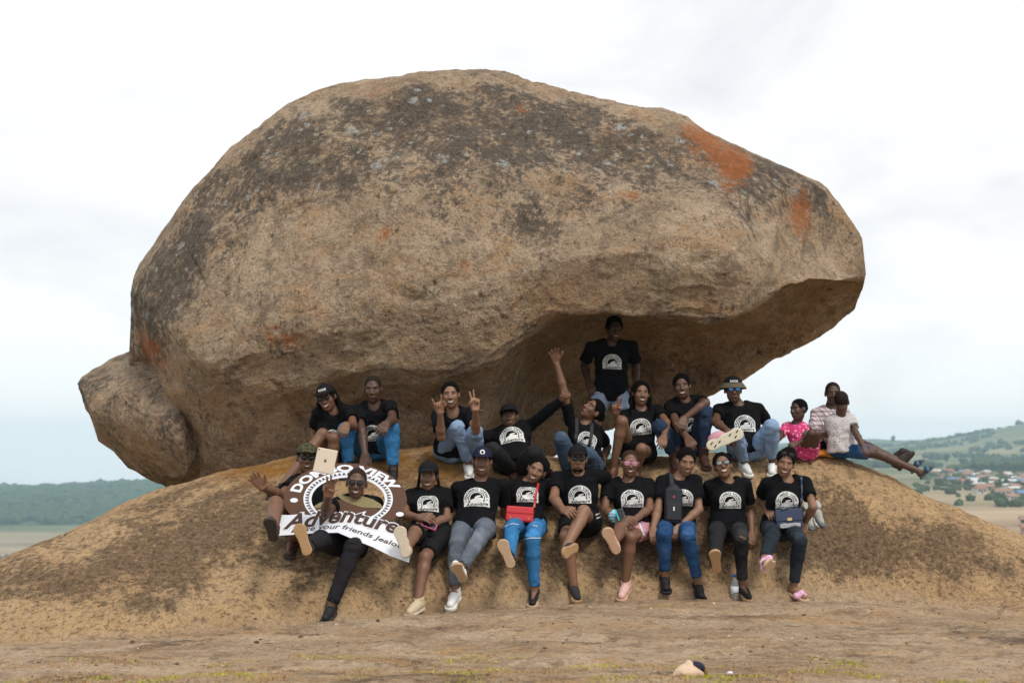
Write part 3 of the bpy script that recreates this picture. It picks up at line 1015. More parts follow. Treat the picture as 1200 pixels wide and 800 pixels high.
def far_tree(px, r, h, label, shape='tall', group=None):
    x, y = (px - 600) / FPX * r, r
    z = float(terrain_z(np.array([x]), np.array([y]))[0])
    e = link('tree', None, label=label, cat='tree', group=group, loc=(x, y, z))
    b = Builder(); b.tube([(0, 0, -1), (0.1, 0, h * 0.4), (0, 0, h * 0.85)], [h * 0.022, h * 0.016, h * 0.008], 6)
    for k in range(6):
        a = k * 2.4; zz = h * (0.45 + 0.07 * k)
        b.tube([(0, 0, zz), (math.cos(a) * h * 0.14, math.sin(a) * h * 0.14, zz + h * 0.12)], [h * 0.008, h * 0.004], 5)
    link('trunk', b.mesh('trunk', M_BARK, True), e)
    n = 70
    u = RNG.uniform(0, 1, n); a = RNG.uniform(0, 6.28, n)
    if shape == 'tall':
        rad = h * 0.17 * np.sqrt(RNG.uniform(0, 1, n)); zz = h * (0.55 + 0.45 * u)
    else:
        rad = h * 0.38 * np.sqrt(RNG.uniform(0, 1, n)); zz = h * (0.35 + 0.6 * u * (1 - 0.4 * rad / (h * 0.38)))
    V, F = blobs(np.stack([np.cos(a) * rad, np.sin(a) * rad, zz], 1), np.full((n, 3), h * 0.07) * RNG.uniform(0.6, 1.3, (n, 1)), 0.35)
    link('crown', mesh_from('crown', V, F, [M_LEAF], smooth=False), e)


far_tree(1045, 2150, 18, 'lone tall tree breaking the skyline of the green hill')
far_tree(1107, 1250, 11, 'slim dark tree on the pale slope above the village')
for _k, _p in enumerate([(1140, 1000), (1150, 980), (1160, 1005), (1171, 985), (1183, 1000), (1195, 990), (1206, 1005), (1178, 1020)]):
    far_tree(_p[0], _p[1], 10, 'dark round tree in the grove behind the village', 'round', 'grove behind the village')
for _k, _p in enumerate([(1097, 730), (1118, 720), (1132, 735), (1148, 760), (1166, 700), (1176, 720), (1190, 690), (1202, 705), (1126, 820), (1215, 720)]):
    far_tree(_p[0], _p[1], 6.5, 'green garden tree between the village houses', 'round', 'garden trees in the village')


def build_village():
    rnd = random.Random(11)
    roofs = [plain('roof sheet pale', (0.55, 0.55, 0.53), 0.5), plain('roof sheet rust', (0.30, 0.17, 0.12), 0.7), plain('roof sheet blue', (0.12, 0.20, 0.34), 0.5), plain('roof tile red', (0.33, 0.13, 0.09), 0.8)]
    rl = ['pale sheet', 'rusty sheet', 'blue sheet', 'red tiled']
    walls = [plain('wall cream', (0.42, 0.36, 0.28), 0.9), plain('wall white', (0.52, 0.49, 0.45), 0.9), plain('wall brick', (0.27, 0.16, 0.115), 0.9), plain('wall pink', (0.38, 0.25, 0.21), 0.9)]
    wl = ['cream', 'white', 'brick', 'pink']
    dk = plain('dark opening', (0.03, 0.03, 0.035), 0.5)
    spots = []
    for k in range(900):
        if len(spots) >= 100: break
        px = rnd.uniform(1088, 1290); r = rnd.uniform(590, 1010)
        lim = 1090 + (r - 1010) * -0.17
        if px < lim - 8: continue
        x = (px - 600) / FPX * r
        if all((x - a) ** 2 + (r - b) ** 2 > 11 ** 2 for a, b in spots): spots.append((x, r))
    spots += [((1196 - 600) / FPX * 455, 455), ((1200 - 600) / FPX * 420, 420)]
    for k, (x, y) in enumerate(spots):
        w = rnd.uniform(4.5, 8.2) * (0.6 if y < 500 else 1); d = rnd.uniform(4, 5.5) * (0.7 if y < 500 else 1); h = rnd.uniform(2.2, 2.9); rh = rnd.uniform(0.8, 1.8)
        ri = rnd.choice([0, 0, 0, 1, 1, 2, 3]); wi = rnd.choice([0, 1, 1, 2, 3])
        sz = 'small' if w < 5.7 else 'long' if w > 7.0 else 'mid sized'; st = 'flat' if rh < 1.1 else 'steep' if rh > 1.5 else 'low'
        z = float(terrain_z(np.array([x]), np.array([y]))[0])
        e = link('house', None, label='%s %s walled village house under a %s %s roof' % (sz, wl[wi], st, rl[ri]), cat='house', group='%s %s houses with %s %s roofs' % (sz, wl[wi], st, rl[ri]), loc=(x, y, z))
        e.rotation_euler = (0, 0, rnd.uniform(-0.6, 0.6))
        b = Builder(); b.box((0, 0, h / 2 - 0.5), w, d, h + 1); link('wall', b.mesh('wall', walls[wi]), e)
        b = Builder(); o = 0.5
        b.add([(-w / 2 - o, -d / 2 - o, h), (w / 2 + o, -d / 2 - o, h), (w / 2 + o, d / 2 + o, h), (-w / 2 - o, d / 2 + o, h), (-w / 2 - o, 0, h + rh), (w / 2 + o, 0, h + rh)],
              T=[(0, 4, 3), (1, 2, 5)], Q=[(0, 1, 5, 4), (2, 3, 4, 5), (0, 3, 2, 1)])
        link('roof', b.mesh('roof', roofs[ri]), e)
        for wx in (-0.28, 0.28):
            b = Builder(); b.box((wx * w, -d / 2 - 0.02, 1.6), 1.3, 0.1, 1.1); link('window', b.mesh('window', dk), e)
        b = Builder(); b.box((0, -d / 2 - 0.02, 1.05), 1.0, 0.12, 2.1); link('door', b.mesh('door', dk), e)


build_village()


def build_haze():
    b = Builder()
    b.box((0, 0, -70), 6900, 6900, 310)
    m = bpy.data.materials.new('haze')
    m.use_nodes = True
    nt = m.node_tree; nt.nodes.clear()
    o = nt.nodes.new('ShaderNodeOutputMaterial'); v = nt.nodes.new('ShaderNodeVolumePrincipled')
    v.inputs['Color'].default_value = (0.56, 0.82, 1.0, 1)
    v.inputs['Density'].default_value = 0.00024
    v.inputs['Anisotropy'].default_value = 0.0
    nt.links.new(v.outputs[0], o.inputs['Volume'])
    link('haze', b.mesh('haze', m), kind='stuff')


build_haze()


# ================================================================== people
SKINS = [(0.165, 0.082, 0.048), (0.115, 0.057, 0.036), (0.225, 0.118, 0.070), (0.082, 0.042, 0.028), (0.19, 0.098, 0.059)]
M_TEE = cloth_mat('black cotton', (0.0065, 0.0065, 0.0080), 0.2)
M_HAIR = plain('black hair', (0.0065, 0.0055, 0.005), 0.9, 0.12, 0.5, 150, 0.03)
M_EYE = plain('eye white', (0.25, 0.21, 0.18), 0.35)
M_IRIS = plain('dark iris', (0.012, 0.008, 0.006), 0.2)
M_BROW = plain('eyebrow hair', (0.012, 0.009, 0.008), 0.8)
M_LIP = plain('lips', (0.155, 0.055, 0.045), 0.45)
M_TOOTH = plain('teeth', (0.56, 0.50, 0.43), 0.4, 0.3, 0.03)
M_PRINT = plain('white shirt print', (0.72, 0.73, 0.72), 0.7, 0.2, 0.05)
M_INK = plain('black shirt ink', (0.016, 0.017, 0.020), 0.8)
M_LENS = plain('dark lens', (0.008, 0.008, 0.010), 0.12, 0.6, 0.02)
M_FRAME = plain('black frame', (0.012, 0.012, 0.012), 0.35)
M_RUBBER = plain('white rubber', (0.70, 0.68, 0.63), 0.6)


def solve(par, px, py, L, sgn=1):
    """point on the pixel's ray at distance L from par; sgn +1 = towards the camera"""
    d = ray(px, py); o = CAM
    dn = d / np.linalg.norm(d)
    t0 = (par - o) @ dn
    q = o + dn * t0
    h2 = L * L - ((q - par) ** 2).sum()
    s = math.sqrt(h2) if h2 > 0 else 0.0
    P = o + dn * (t0 - sgn * s)
    return P


_YS = np.linspace(8.3, 15.5, 361)


def on_ground(px, py, h):
    d = ray(px, py)
    P = CAM + d * _YS[:, None]
    g = P[:, 2] - ground_z(P[:, 0], P[:, 1]) - h
    k = np.argmax(g <= 0)
    if g[k] > 0:
        k = int(np.argmin(g))
        return P[k]
    if k == 0: return P[0]
    t = g[k - 1] / (g[k - 1] - g[k])
    return P[k - 1] + (P[k] - P[k - 1]) * t


def ortho(d, n):
    n = np.asarray(n, float)
    return nrm(n - d * (n @ d))


CAMDIR = np.array([0, -1.0, 0.0])


def head_axes(yaw, pitch, roll):
    y, p, r = (math.radians(a) for a in (yaw, pitch, roll))
    f = np.array([math.sin(y) * math.cos(p), -math.cos(y) * math.cos(p), math.sin(p)])
    s = np.array([math.cos(y), math.sin(y), 0.0])
    u = nrm(np.cross(f, s))
    s2 = s * math.cos(r) - u * math.sin(r)
    u2 = u * math.cos(r) + s * math.sin(r)
    return s2, u2, f


def add_hand(S, wrist, d, n, pose, side, sc=1.0):
    """fingers, thumb and palm as one continuous piece; side +1 right hand, -1 left"""
    w = np.cross(d, n) * side
    sc = sc * 1.08
    spread = {'open': 0.22, 'flat': 0.05, 'relax': 0.06, 'grip': 0.02, 'v': 0.20, 'horns': 0.16, 'three': 0.16}[pose]
    curl = {'open': (6, 10, 8), 'flat': (4, 6, 6), 'relax': (25, 38, 25), 'grip': (65, 80, 45)}
    offs = [0.030, 0.010, -0.010, -0.029]
    lens = [0.072, 0.080, 0.074, 0.060]
    for i in range(4):
        base = wrist + d * (0.088 - 0.006 * abs(i - 1.2)) * sc + w * offs[i] * sc
        S.cone(wrist + w * offs[i] * 0.6 * sc, base, 0.0165 * sc, 0.0125 * sc, 0.012)
        if pose in curl: c = curl[pose]
        elif pose == 'v': c = (3, 5, 5) if i in (0, 1) else (80, 85, 50)
        elif pose == 'horns': c = (3, 5, 5) if i in (0, 3) else (80, 85, 50)
        elif pose == 'three': c = (3, 5, 5) if i in (0, 1, 2) else (75, 80, 50)
        ang = 0.0; p = base
        lat = spread * (1.4 - i) / 1.4 * (1.4 if pose == 'v' else 1)
        straight = c[0] < 40
        for k, fr in enumerate((0.46, 0.30, 0.24)):
            ang += math.radians(c[k])
            dd = nrm(d * math.cos(ang) + n * math.sin(ang) + (w * lat if straight else 0))
            q = p + dd * lens[i] * fr * sc
            S.cone(p, q, (0.0098 - 0.0008 * k) * sc, (0.0092 - 0.0010 * k) * sc, 0.004)
            p = q
    t0 = wrist + d * 0.028 * sc + w * 0.024 * sc
    if pose in ('open', 'flat', 'relax', 'horns'):
        t1 = wrist + d * 0.062 * sc + w * (0.056 if pose != 'relax' else 0.045) * sc + n * 0.012 * sc
        t2 = wrist + d * 0.098 * sc + w * (0.074 if pose == 'open' else 0.052) * sc + n * 0.018 * sc
    else:
        t1 = wrist + d * 0.062 * sc + w * 0.040 * sc + n * 0.026 * sc
        t2 = wrist + d * 0.082 * sc + w * 0.012 * sc + n * 0.040 * sc
    S.cone(t0, t1, 0.0150 * sc, 0.0115 * sc, 0.010)
    S.cone(t1, t2, 0.0110 * sc, 0.0090 * sc, 0.005)


def project(bvh, uv, org, s, u, f, off, reach=0.4):
    out = []
    for a, b in uv:
        o = org + s * a + u * b + f * reach
        hit = bvh.ray_cast(Vector(o), Vector(-f), reach * 2)
        out.append(np.array(hit[0]) + f * off if hit[0] is not None else None)
    good = [p for p in out if p is not None]
    if not good: return None
    ref = np.median([(p - org) @ f for p in good])
    return np.array([p if p is not None else org + s * a + u * b + f * ref for p, (a, b) in zip(out, uv)])


def text2d(txt, bold=0.0, shear=0.0, space=1.0):
    cu = bpy.data.curves.new('t', 'FONT')
    cu.body = txt; cu.size = 1.0; cu.offset = bold; cu.shear = shear; cu.space_character = space
    cu.resolution_u = 3; cu.align_x = 'CENTER'
    ob = bpy.data.objects.new('t', cu); COL.objects.link(ob)
    dg = bpy.context.evaluated_depsgraph_get()
    me = ob.evaluated_get(dg).to_mesh()
    me.calc_loop_triangles()
    V = np.array([v.co[:2] for v in me.vertices]); F = np.array([t.vertices[:] for t in me.loop_triangles])
    ob.evaluated_get(dg).to_mesh_clear()
    bpy.data.objects.remove(ob); bpy.data.curves.remove(cu)
    return V, F


def bend(V, R, cx=0, cy=0, sx=1.0):
    """lay text along a circle of radius R (baseline), centred at the top"""
    th = V[:, 0] / R
    r = R + V[:, 1]
    return np.stack([cx + r * np.sin(th) * sx, cy + r * np.cos(th)], 1)


def tri_grid(nu, nv):
    i = np.arange(nu - 1)[:, None] * nv + np.arange(nv - 1)[None, :]
    return np.concatenate([np.stack([i, i + 1, i + nv], -1).reshape(-1, 3), np.stack([i + 1, i + nv + 1, i + nv], -1).reshape(-1, 3)])


def make_logo():
    """unit badge: list of (uv, tris, material index, layer)"""
    L = []
    def ring(r0, r1, a0, a1, mi, lay, n=40, m=4, sy=1.0):
        a = np.radians(np.linspace(a0, a1, n)); r = np.linspace(r0, r1, m)
        A, Rr = np.meshgrid(a, r, indexing='ij')
        L.append((np.stack([np.cos(A) * Rr, np.sin(A) * Rr * sy], -1).reshape(-1, 2), tri_grid(n, m), mi, lay))
    def fill(fx, lo, hi, x0, x1, mi, lay, n=22, m=4):
        x = np.linspace(x0, x1, n); t = np.linspace(0, 1, m)
        X, T = np.meshgrid(x, t, indexing='ij')
        Y = lo(X) + (hi(X) - lo(X)) * T
        L.append((np.stack([X, Y], -1).reshape(-1, 2), tri_grid(n, m), mi, lay))
    ring(0.64, 1.0, -24, 204, 0, 0)
    ring(0.50, 0.575, -18, 198, 0, 0, 36, 2)
    # rock form and its sweep inside the ring
    fill(None, lambda x: -0.42 + 0 * x, lambda x: -0.16 + 0.20 * np.sin((x + 0.5) * 2.6), -0.50, 0.50, 0, 0)
    fill(None, lambda x: 0.02 + 0.28 * x, lambda x: 0.16 + 0.34 * x - 0.5 * x * x, -0.12, 0.34, 0, 1, 10, 3)
    # word strip
    fill(None, lambda x: -0.68 - 0.06 * x, lambda x: -0.30 + 0.03 * np.cos(5 * x), -0.98, 0.98, 0, 0, 30, 4)
    V, F = text2d('DOMBO VIEW', 0.02, 0, 1.08)
    w = V[:, 0].max() - V[:, 0].min()
    V = V * (2.15 / w)
    V[:, 1] *= 1.0
    L.append((bend(V, 0.70), F, 1, 2))
    V, F = text2d('Adventure', 0.02, 0.35)
    V = V * (1.72 / (V[:, 0].max() - V[:, 0].min()))
    V[:, 1] += -0.63
    L.append((V, F, 1, 2))
    for sx in (-1, 1):
        a = np.linspace(0, 2 * math.pi, 9)[:-1]
        L.append((np.concatenate([[[0.80 * sx, -0.16]], np.stack([0.80 * sx + 0.05 * np.cos(a), -0.16 + 0.05 * np.sin(a)], 1)]),
                  np.array([(0, k + 1, (k + 1) % 8 + 1) for k in range(8)]), 1, 2))
    return L


LOGO = make_logo()


def lens_shape(w, h, n=11, sag=0.0, top=1.0, bot=1.0):
    """almond / smile: verts, tris in uv"""
    x = np.linspace(-1, 1, n)
    prof = np.sqrt(np.maximum(1 - x * x, 0))
    V = []
    for xi, p in zip(x, prof):
        for t in (-1, 0, 1):
            V.append((xi * w / 2, sag * (xi * xi - 0.5) + (t * h / 2) * p * (top if t > 0 else bot)))
    return np.array(V), tri_grid(n, 3)


PEOPLE = {}


def kh(s):
    return sum(ord(c) * (i + 7) for i, c in enumerate(s))

WARN = []


def person(key, sp):
    s = sp.get('sc', 1.0)
    male = sp.get('sex', 'm') == 'm'
    g = 1.0 if male else 0.90           # limb girth
    gb = g * sp.get('fat', 1.0)
    skin = skin_mat(sp.get('skin', 0), SKINS[sp.get('skin', 0)])
    for q in 'RL':
        if 'n' + q not in sp and sp.get('h' + q, 'relax') in ('relax', 'grip'): sp['n' + q] = (0.25 if q == 'R' else -0.25, 0.75, -0.6)
    # ---------------- joints
    if len(sp['P']) == 3:
        P = at(*sp['P'])
    else:
        P = on_ground(sp['P'][0], sp['P'][1] + (8 if key.isdigit() else 3), 0.115 * s)
    smx = (sp['SR'][0] + sp['SL'][0]) / 2; smy = (sp['SR'][1] + sp['SL'][1]) / 2
    N = solve(P, smx, smy - 4, min(sp.get('torso', 0.47), 0.43) * s, sp.get('lean', -1))
    tw = sp.get('twist', 0.0)
    SR = at(sp['SR'][0], sp['SR'][1], N[1] - tw); SL = at(sp['SL'][0], sp['SL'][1], N[1] + tw)
    side = nrm(SL - SR)
    back = sp.get('back', False)
    hd = nrm(np.array([side[0], side[1], 0.0]) + np.array([0.0, sp.get('hipturn', 0.0), 0]))
    HR, HL = P - hd * 0.088 * s, P + hd * 0.088 * s
    J = {}
    def limb(hip, knee, ank, toe, tag):
        K = solve(hip, knee[0], knee[1], 0.43 * s, knee[2] if len(knee) > 2 else 1)
        mode = ank[2] if len(ank) > 2 else 1
        if mode == 'g':
            A = on_ground(ank[0], ank[1], 0.085 * s)
        else:
            A = solve(K, ank[0], ank[1], 0.41 * s, mode)
        for nm, a, b, l in (('thigh', hip, K, 0.43), ('shin', K, A, 0.41)):
            q = np.linalg.norm(b - a) / (l * s)
            if q > 1.18 or q < 0.72: WARN.append('%s %s%s %.2f' % (key, nm, tag, q))
        fm = toe[2] if len(toe) > 2 else 'g'
        ts = toe[3] if len(toe) > 3 else 1
        if fm == 'g' and mode == 'g':
            dx = np.clip((toe[0] - ank[0]) * 0.05, -1.2, 1.2)
            td = nrm(np.array([dx, -1.0, 0.0]))
            q = A + td * 0.13 * s
            dz = np.clip((gz(q[0], q[1]) - gz(A[0], A[1])) / (0.13 * s), -0.40, 0.3)
            return K, A, nrm(np.array([td[0], td[1], dz])), fm
        T = solve(A, toe[0], toe[1], 0.16 * s, ts)
        return K, A, nrm(T - A), fm
    J['R'] = limb(HR, sp['KR'], sp['AR'], sp['FR'], 'R')
    J['L'] = limb(HL, sp['KL'], sp['AL'], sp['FL'], 'L')
    def arm(sh, el, wr, tip, tag):
        E = solve(sh, el[0], el[1], 0.285 * s, el[2] if len(el) > 2 else -1)
        W = solve(E, wr[0], wr[1], 0.25 * s, wr[2] if len(wr) > 2 else 1)
        D = nrm(solve(W, tip[0], tip[1], 0.16 * s, tip[2] if len(tip) > 2 else 1) - W)
        for nm, a, b, l in (('uarm', sh, E, 0.285), ('farm', E, W, 0.25)):
            q = np.linalg.norm(b - a) / (l * s)
            if q > 1.18: WARN.append('%s %s%s %.2f' % (key, nm, tag, q))
        return E, W, D
    ER, WR, DR = arm(SR, sp['ER'], sp['WR'], sp['TR'], 'R')
    EL, WL, DL = arm(SL, sp['EL'], sp['WL'], sp['TL'], 'L')
    hx, hy, yaw, pitch, roll = sp['H']
    hs, hu, hf = head_axes(yaw, pitch, roll)
    k = s if s > 0.9 else s ** 0.45
    k *= sp.get('hk', 1.0)
    HC = at(hx, hy, N[1] - sp.get('headfwd', 0.05))
    tors_up = nrm(N - P)
    tf = np.cross(side, tors_up)      # towards the chest front
    if tf @ CAMDIR < 0 and not back: tf = -tf
    bvhs = []
    base = np.array([P[0], P[1], gz(P[0], P[1])])
    root = link('person', None, label=sp['label'], cat='person', group=sp.get('group'), loc=base)

    def child(name, V, Q, mats, parent=root, mi=None, smooth=True, attrs=None):
        me = mesh_from(name, V - base, Q, mats if isinstance(mats, (list, tuple)) else [mats], mi, smooth)
        for an, av in (attrs or {}).items(): attr(me, an, av)
        return link(name, me, parent)

    top = sp.get('top', 'tee'); bot = sp.get('bot', ('jeans', 'black'))
    longtr = bot[0] == 'jeans'
    # ---------------- body: one continuous skin
    S = SDF()
    S.cone(P, N - tors_up * 0.06 * s, 0.075 * s, 0.08 * s, 0.02)
    S.cone(SR + (N - SR) * 0.2 - tors_up * 0.03 * s, SL + (N - SL) * 0.2 - tors_up * 0.03 * s, 0.036 * s, 0.036 * s, 0.03)
    S.cone(HR, HL, 0.07 * s, 0.07 * s, 0.02)
    hl = lambda a, b, c: HC + (hs * a + hu * b + hf * c) * k
    hax = (hs, hu, hf)
    S.cone(N - tors_up * 0.03, hl(0, -0.055, -0.018), 0.060 * s * (g ** 0.8), 0.052 * k * (g ** 0.8), 0.03)
    S.ell(hl(0, 0.032, -0.012), np.array((0.074, 0.084, 0.094)) * k, hax, 0.015)
    S.ell(hl(0, -0.028, 0.022), np.array((0.061, 0.082, 0.066)) * k, hax, 0.02)
    S.ell(hl(0, -0.066, 0.030), np.array((0.047 * (1.06 if male else 0.96), 0.042, 0.050)) * k, hax, 0.02)
    S.ell(hl(0, -0.097, 0.058), np.array((0.022, 0.016, 0.018)) * k, hax, 0.015)
    for e in (-1, 1):
        S.ell(hl(0.037 * e, -0.022, 0.060), np.array((0.024, 0.024, 0.022)) * k, hax, 0.018)
        S.ell(hl(0.075 * e, -0.004, -0.008), np.array((0.010, 0.031, 0.019)) * k, hax, 0.006)
        S.ell(hl(0.031 * e, 0.006, 0.101), np.array((0.018, 0.011, 0.016)) * k, hax, 0.010, 's')
    S.cone(hl(-0.036, 0.024, 0.077), hl(0.036, 0.024, 0.077), 0.012 * k, 0.012 * k, 0.012)
    S.cone(hl(0, 0.004, 0.086), hl(0, -0.030, 0.102), 0.009 * k, 0.0135 * k, 0.010)
    for e in (-1, 1): S.ell(hl(0.013 * e, -0.034, 0.093), np.array((0.011, 0.009, 0.011)) * k, hax, 0.006)
    S.ell(hl(0, -0.064, 0.084), np.array((0.027, 0.014, 0.012)) * k, hax, 0.008)
    for (sh, E, W, D, nn, pose, sd) in ((SR, ER, WR, DR, sp.get('nR', (0, -1, 0)), sp.get('hR', 'relax'), 1), (SL, EL, WL, DL, sp.get('nL', (0, -1, 0)), sp.get('hL', 'relax'), -1)):
        S.cone(sh - (0 if sp.get('oneshoulder') else 1) * tors_up * 0.018 * s, E, 0.041 * s * g, 0.040 * s * g, 0.012)
        S.cone(E, E + (W - E) * 0.3, 0.039 * s * g, 0.041 * s * g, 0.015)
        S.cone(E + (W - E) * 0.3, W, 0.041 * s * g, 0.0265 * s * g, 0.015)
        add_hand(S, W, D, ortho(D, nn), pose, sd, s * (1.0 if male else 0.94))
    for sd in 'RL':
        K, A, td, fm = J[sd]; hip = HR if sd == 'R' else HL
        q = 0.72 if longtr else 1.0
        S.cone(hip, K, 0.080 * s * gb * q, 0.056 * s * g * q, 0.02)
        S.cone(K, K + (A - K) * 0.28, 0.054 * s * g * q, 0.056 * s * g * q, 0.02)
        S.cone(K + (A - K) * 0.28, A, 0.056 * s * g * q, 0.036 * s * g, 0.015)
        if not longtr: S.ell(K + nrm(2 * K - hip - A) * 0.008 * s, np.array((0.050,) * 3) * s * g, None, 0.02)
        up = foot_up(A, td, fm, K)
        S.cone(A - td * 0.02 * s - up * 0.035 * s, A + td * 0.13 * s - up * 0.055 * s, 0.034 * s, 0.024 * s, 0.02)
    V, Q = S.build(0.0064 * min(1.0, s * 1.0 + 0.05))
    Nn = vnormals(V, Q)
    palm = np.zeros(len(V))
    for W, D, nn in ((WR, DR, sp.get('nR', (0, -1, 0))), (WL, DL, sp.get('nL', (0, -1, 0)))):
        nn = ortho(D, nn)
        along = (V - W) @ D
        near = (np.linalg.norm(V - W, axis=1) < 0.21 * s) & (along > 0.0)
        palm = np.maximum(palm, near * sstep(0.0, 0.6, Nn @ nn))
    body = child('body', V, Q, skin, attrs={'palm': palm * 0.55})
    bv = bvh_of(V, Q)
    # ---------------- face
    def decal(name, uv, tri, mats, mi=None, off=0.0015, par=body, c=None):
        pts = project(bv, uv * k, HC, hs, hu, hf, off * k, 0.25)
        if pts is None: return
        child(name, pts, tri, mats, par, mi)
    if not back:
        face = sp.get('face', 'grin'); gv = 0.84 + 0.05 * (kh(key) % 5); gw = 0.75 + 0.12 * (kh(key + 'x') % 4)
        if sp.get('glasses') is None or sp.get('glasses') in ('clear', 'pink'):
            for e in (-1, 1):
                closed = 0.4 if sp.get('squint') else 1.0
                uv, tr = lens_shape(0.027, 0.0105 * closed)
                V1 = uv + (0.031 * e, 0.004)
                uv2, tr2 = lens_shape(0.0115, 0.0105 * closed, 7)
                V2 = uv2 + (0.031 * e, 0.0045)
                p1 = project(bv, V1 * k, HC, hs, hu, hf, 0.0016, 0.25); p2 = project(bv, V2 * k, HC, hs, hu, hf, 0.0028, 0.25)
                if p1 is None or p2 is None: continue
                child('eye', np.concatenate([p1, p2]), np.concatenate([tr, tr2 + len(p1)]), [M_EYE, M_IRIS], body, [0] * len(tr) + [1] * len(tr2))
        for e in (-1, 1):
            x = np.linspace(-0.020, 0.020, 9)
            uv = np.concatenate([np.stack([x, 0.0255 - 9 * x * x + 0.003], 1), np.stack([x, 0.0255 - 9 * x * x - 0.0025], 1)])
            uv = np.stack([uv[:, 0] + 0.032 * e, uv[:, 1]], 1)
            i = np.arange(8)
            decal('eyebrow', uv, np.concatenate([np.stack([i, i + 9, i + 1], 1), np.stack([i + 1, i + 9, i + 10], 1)]), M_BROW)
        if face == 'grin':
            uv, tr = lens_shape(0.058 * gv, 0.028 * gv, 13, 0.009 * gv)
            decal('lips', uv + (0, -0.064), tr, M_LIP, off=0.0012)
            uv, tr = lens_shape(0.045 * gv, 0.0125 * gv * gw, 13, 0.008 * gv)
            decal('teeth', uv + (0, -0.0625), tr, M_TOOTH, off=0.0030)
        elif face == 'smile':
            uv, tr = lens_shape(0.056, 0.022, 13, 0.008)
            decal('lips', uv + (0, -0.064), tr, M_LIP, off=0.0012)
            uv, tr = lens_shape(0.036, 0.007, 9, 0.005)
            decal('teeth', uv + (0, -0.063), tr, M_TOOTH, off=0.0030)
        else:
            uv, tr = lens_shape(0.046, 0.020, 11, 0.003)
            decal('lips', uv + (0, -0.065), tr, M_LIP, off=0.0012)
            uv, tr = lens_shape(0.040, 0.0025, 9, 0.003)
            decal('mouth_line', uv + (0, -0.065), tr, M_IRIS, off=0.0028)
        if sp.get('beard'):
            Sb = SDF()
            Sb.ell(hl(0, -0.083, 0.036), np.array((0.046, 0.034, 0.048)) * k, hax, 0)
            Sb.ell(hl(0, -0.058, 0.09), np.array((0.034, 0.026, 0.05)) * k, hax, 0.006, 's')
            Sb.plane(hl(0, -0.072, 0), hu)
            Vb, Qb = Sb.build(0.005)
            child('beard', Vb, Qb, M_HAIR)
    # ---------------- hair
    hair = sp.get('hair', 'short')
    Sh = SDF()
    thick = {'shaved': 0.002, 'short': 0.007, 'crop': 0.011, 'long': 0.010, 'tied': 0.010, 'braids': 0.009, 'updo': 0.011, 'flat': 0.012}.get(hair, 0.007)
    Sh.ell(hl(0, 0.034, -0.014), np.array((0.074 + thick, 0.084 + thick, 0.094 + thick)) * k, hax, 0)
    if hair == 'flat':
        Sh.ell(hl(0, 0.095, -0.01), np.array((0.066, 0.040, 0.078)) * k, hax, 0.02)
    # hairline: cut the face side away
    Sh.ell(hl(0, -0.030, 0.085), np.array((0.074 if hair != 'long' else 0.066, 0.106, 0.088)) * k, hax, 0.008, 's')
    if hair not in ('long', 'braids'):
        for e in (-1, 1): Sh.ell(hl(0.086 * e, -0.016, 0.006), np.array((0.030, 0.040, 0.036)) * k, hax, 0.006, 's')
    Sh.plane(hl(0, -0.040, -0.05), nrm(-hu * 1.0 + hf * 0.25))
    hmat = skin_hair(sp.get('skin', 0)) if hair == 'shaved' else M_HAIR
    if hair == 'long':
        rr = random.Random(kh(key) % 999)
        for e in (-1, 1):
            Sh.cone(hl(0.064 * e, 0.04, -0.03), hl(0.080 * e, -0.08, -0.035), 0.026 * k, 0.030 * k, 0.015)
            for q in range(5):
                Sh.cone(hl((0.070 + 0.006 * q) * e, -0.05 + 0.02 * rr.random(), -0.055 + 0.014 * q), hl((0.082 + 0.012 * rr.random()) * e, -0.16 - 0.07 * rr.random(), -0.04 + 0.018 * q), 0.016 * k, 0.007 * k, 0.008)
        Sh.p = [q for q in Sh.p if q[4] != 'cut']
        Sh.cone(hl(0, 0.0, -0.07), hl(0, -0.16, -0.06), 0.06 * k, 0.05 * k, 0.02)
    if hair == 'tied':
        Sh.ell(hl(0.0, 0.03, -0.125), np.array((0.04, 0.04, 0.045)) * k, hax, 0.01)
    if hair == 'bunr':
        Sh.ell(hl(0.075, 0.01, -0.075), np.array((0.05, 0.045, 0.05)) * k, hax, 0.01)
    if hair == 'updo':
        Sh.ell(hl(0.02, 0.105, -0.03), np.array((0.055, 0.045, 0.06)) * k, hax, 0.02)
        Sh.ell(hl(0.05, 0.07, -0.07), np.array((0.05, 0.05, 0.05)) * k, hax, 0.02)
    Vh, Qh = Sh.build(0.0065)
    nh = vnormals(Vh, Qh)
    Vh = Vh + nh * ((0.0015 if hair == 'shaved' else 0.0045) * pn(Vh * 70) + (0.003 * pn(Vh * 28) if hair in ('updo', 'tied', 'bunr') else 0))[:, None]
    hob = child('hair', Vh, Qh, hmat)
    if hair == 'braids':
        for i, (e, a) in enumerate([(-1, 0), (-1, .03), (-1, .06), (1, .01), (1, .05)]):
            b = Builder()
            p0 = hl(0.070 * e, 0.02 - a * 0.3, 0.01 - a); p1 = hl(0.088 * e, -0.08, 0.0 - a); p2 = hl((0.10 + 0.3 * a) * e, -0.20 - 0.4 * a, 0.02 - a)
            pts = [p0 * (1 - t) ** 2 + 2 * p1 * t * (1 - t) + p2 * t * t for t in np.linspace(0, 1, 12)]
            b.tube(pts, [0.010 * (1 + 0.25 * (j % 2)) for j in range(12)], 7)
            me = b.mesh('braid', hmat, True, base); link('braid', me, hob)
    # ---------------- headwear
    hat = sp.get('hat')
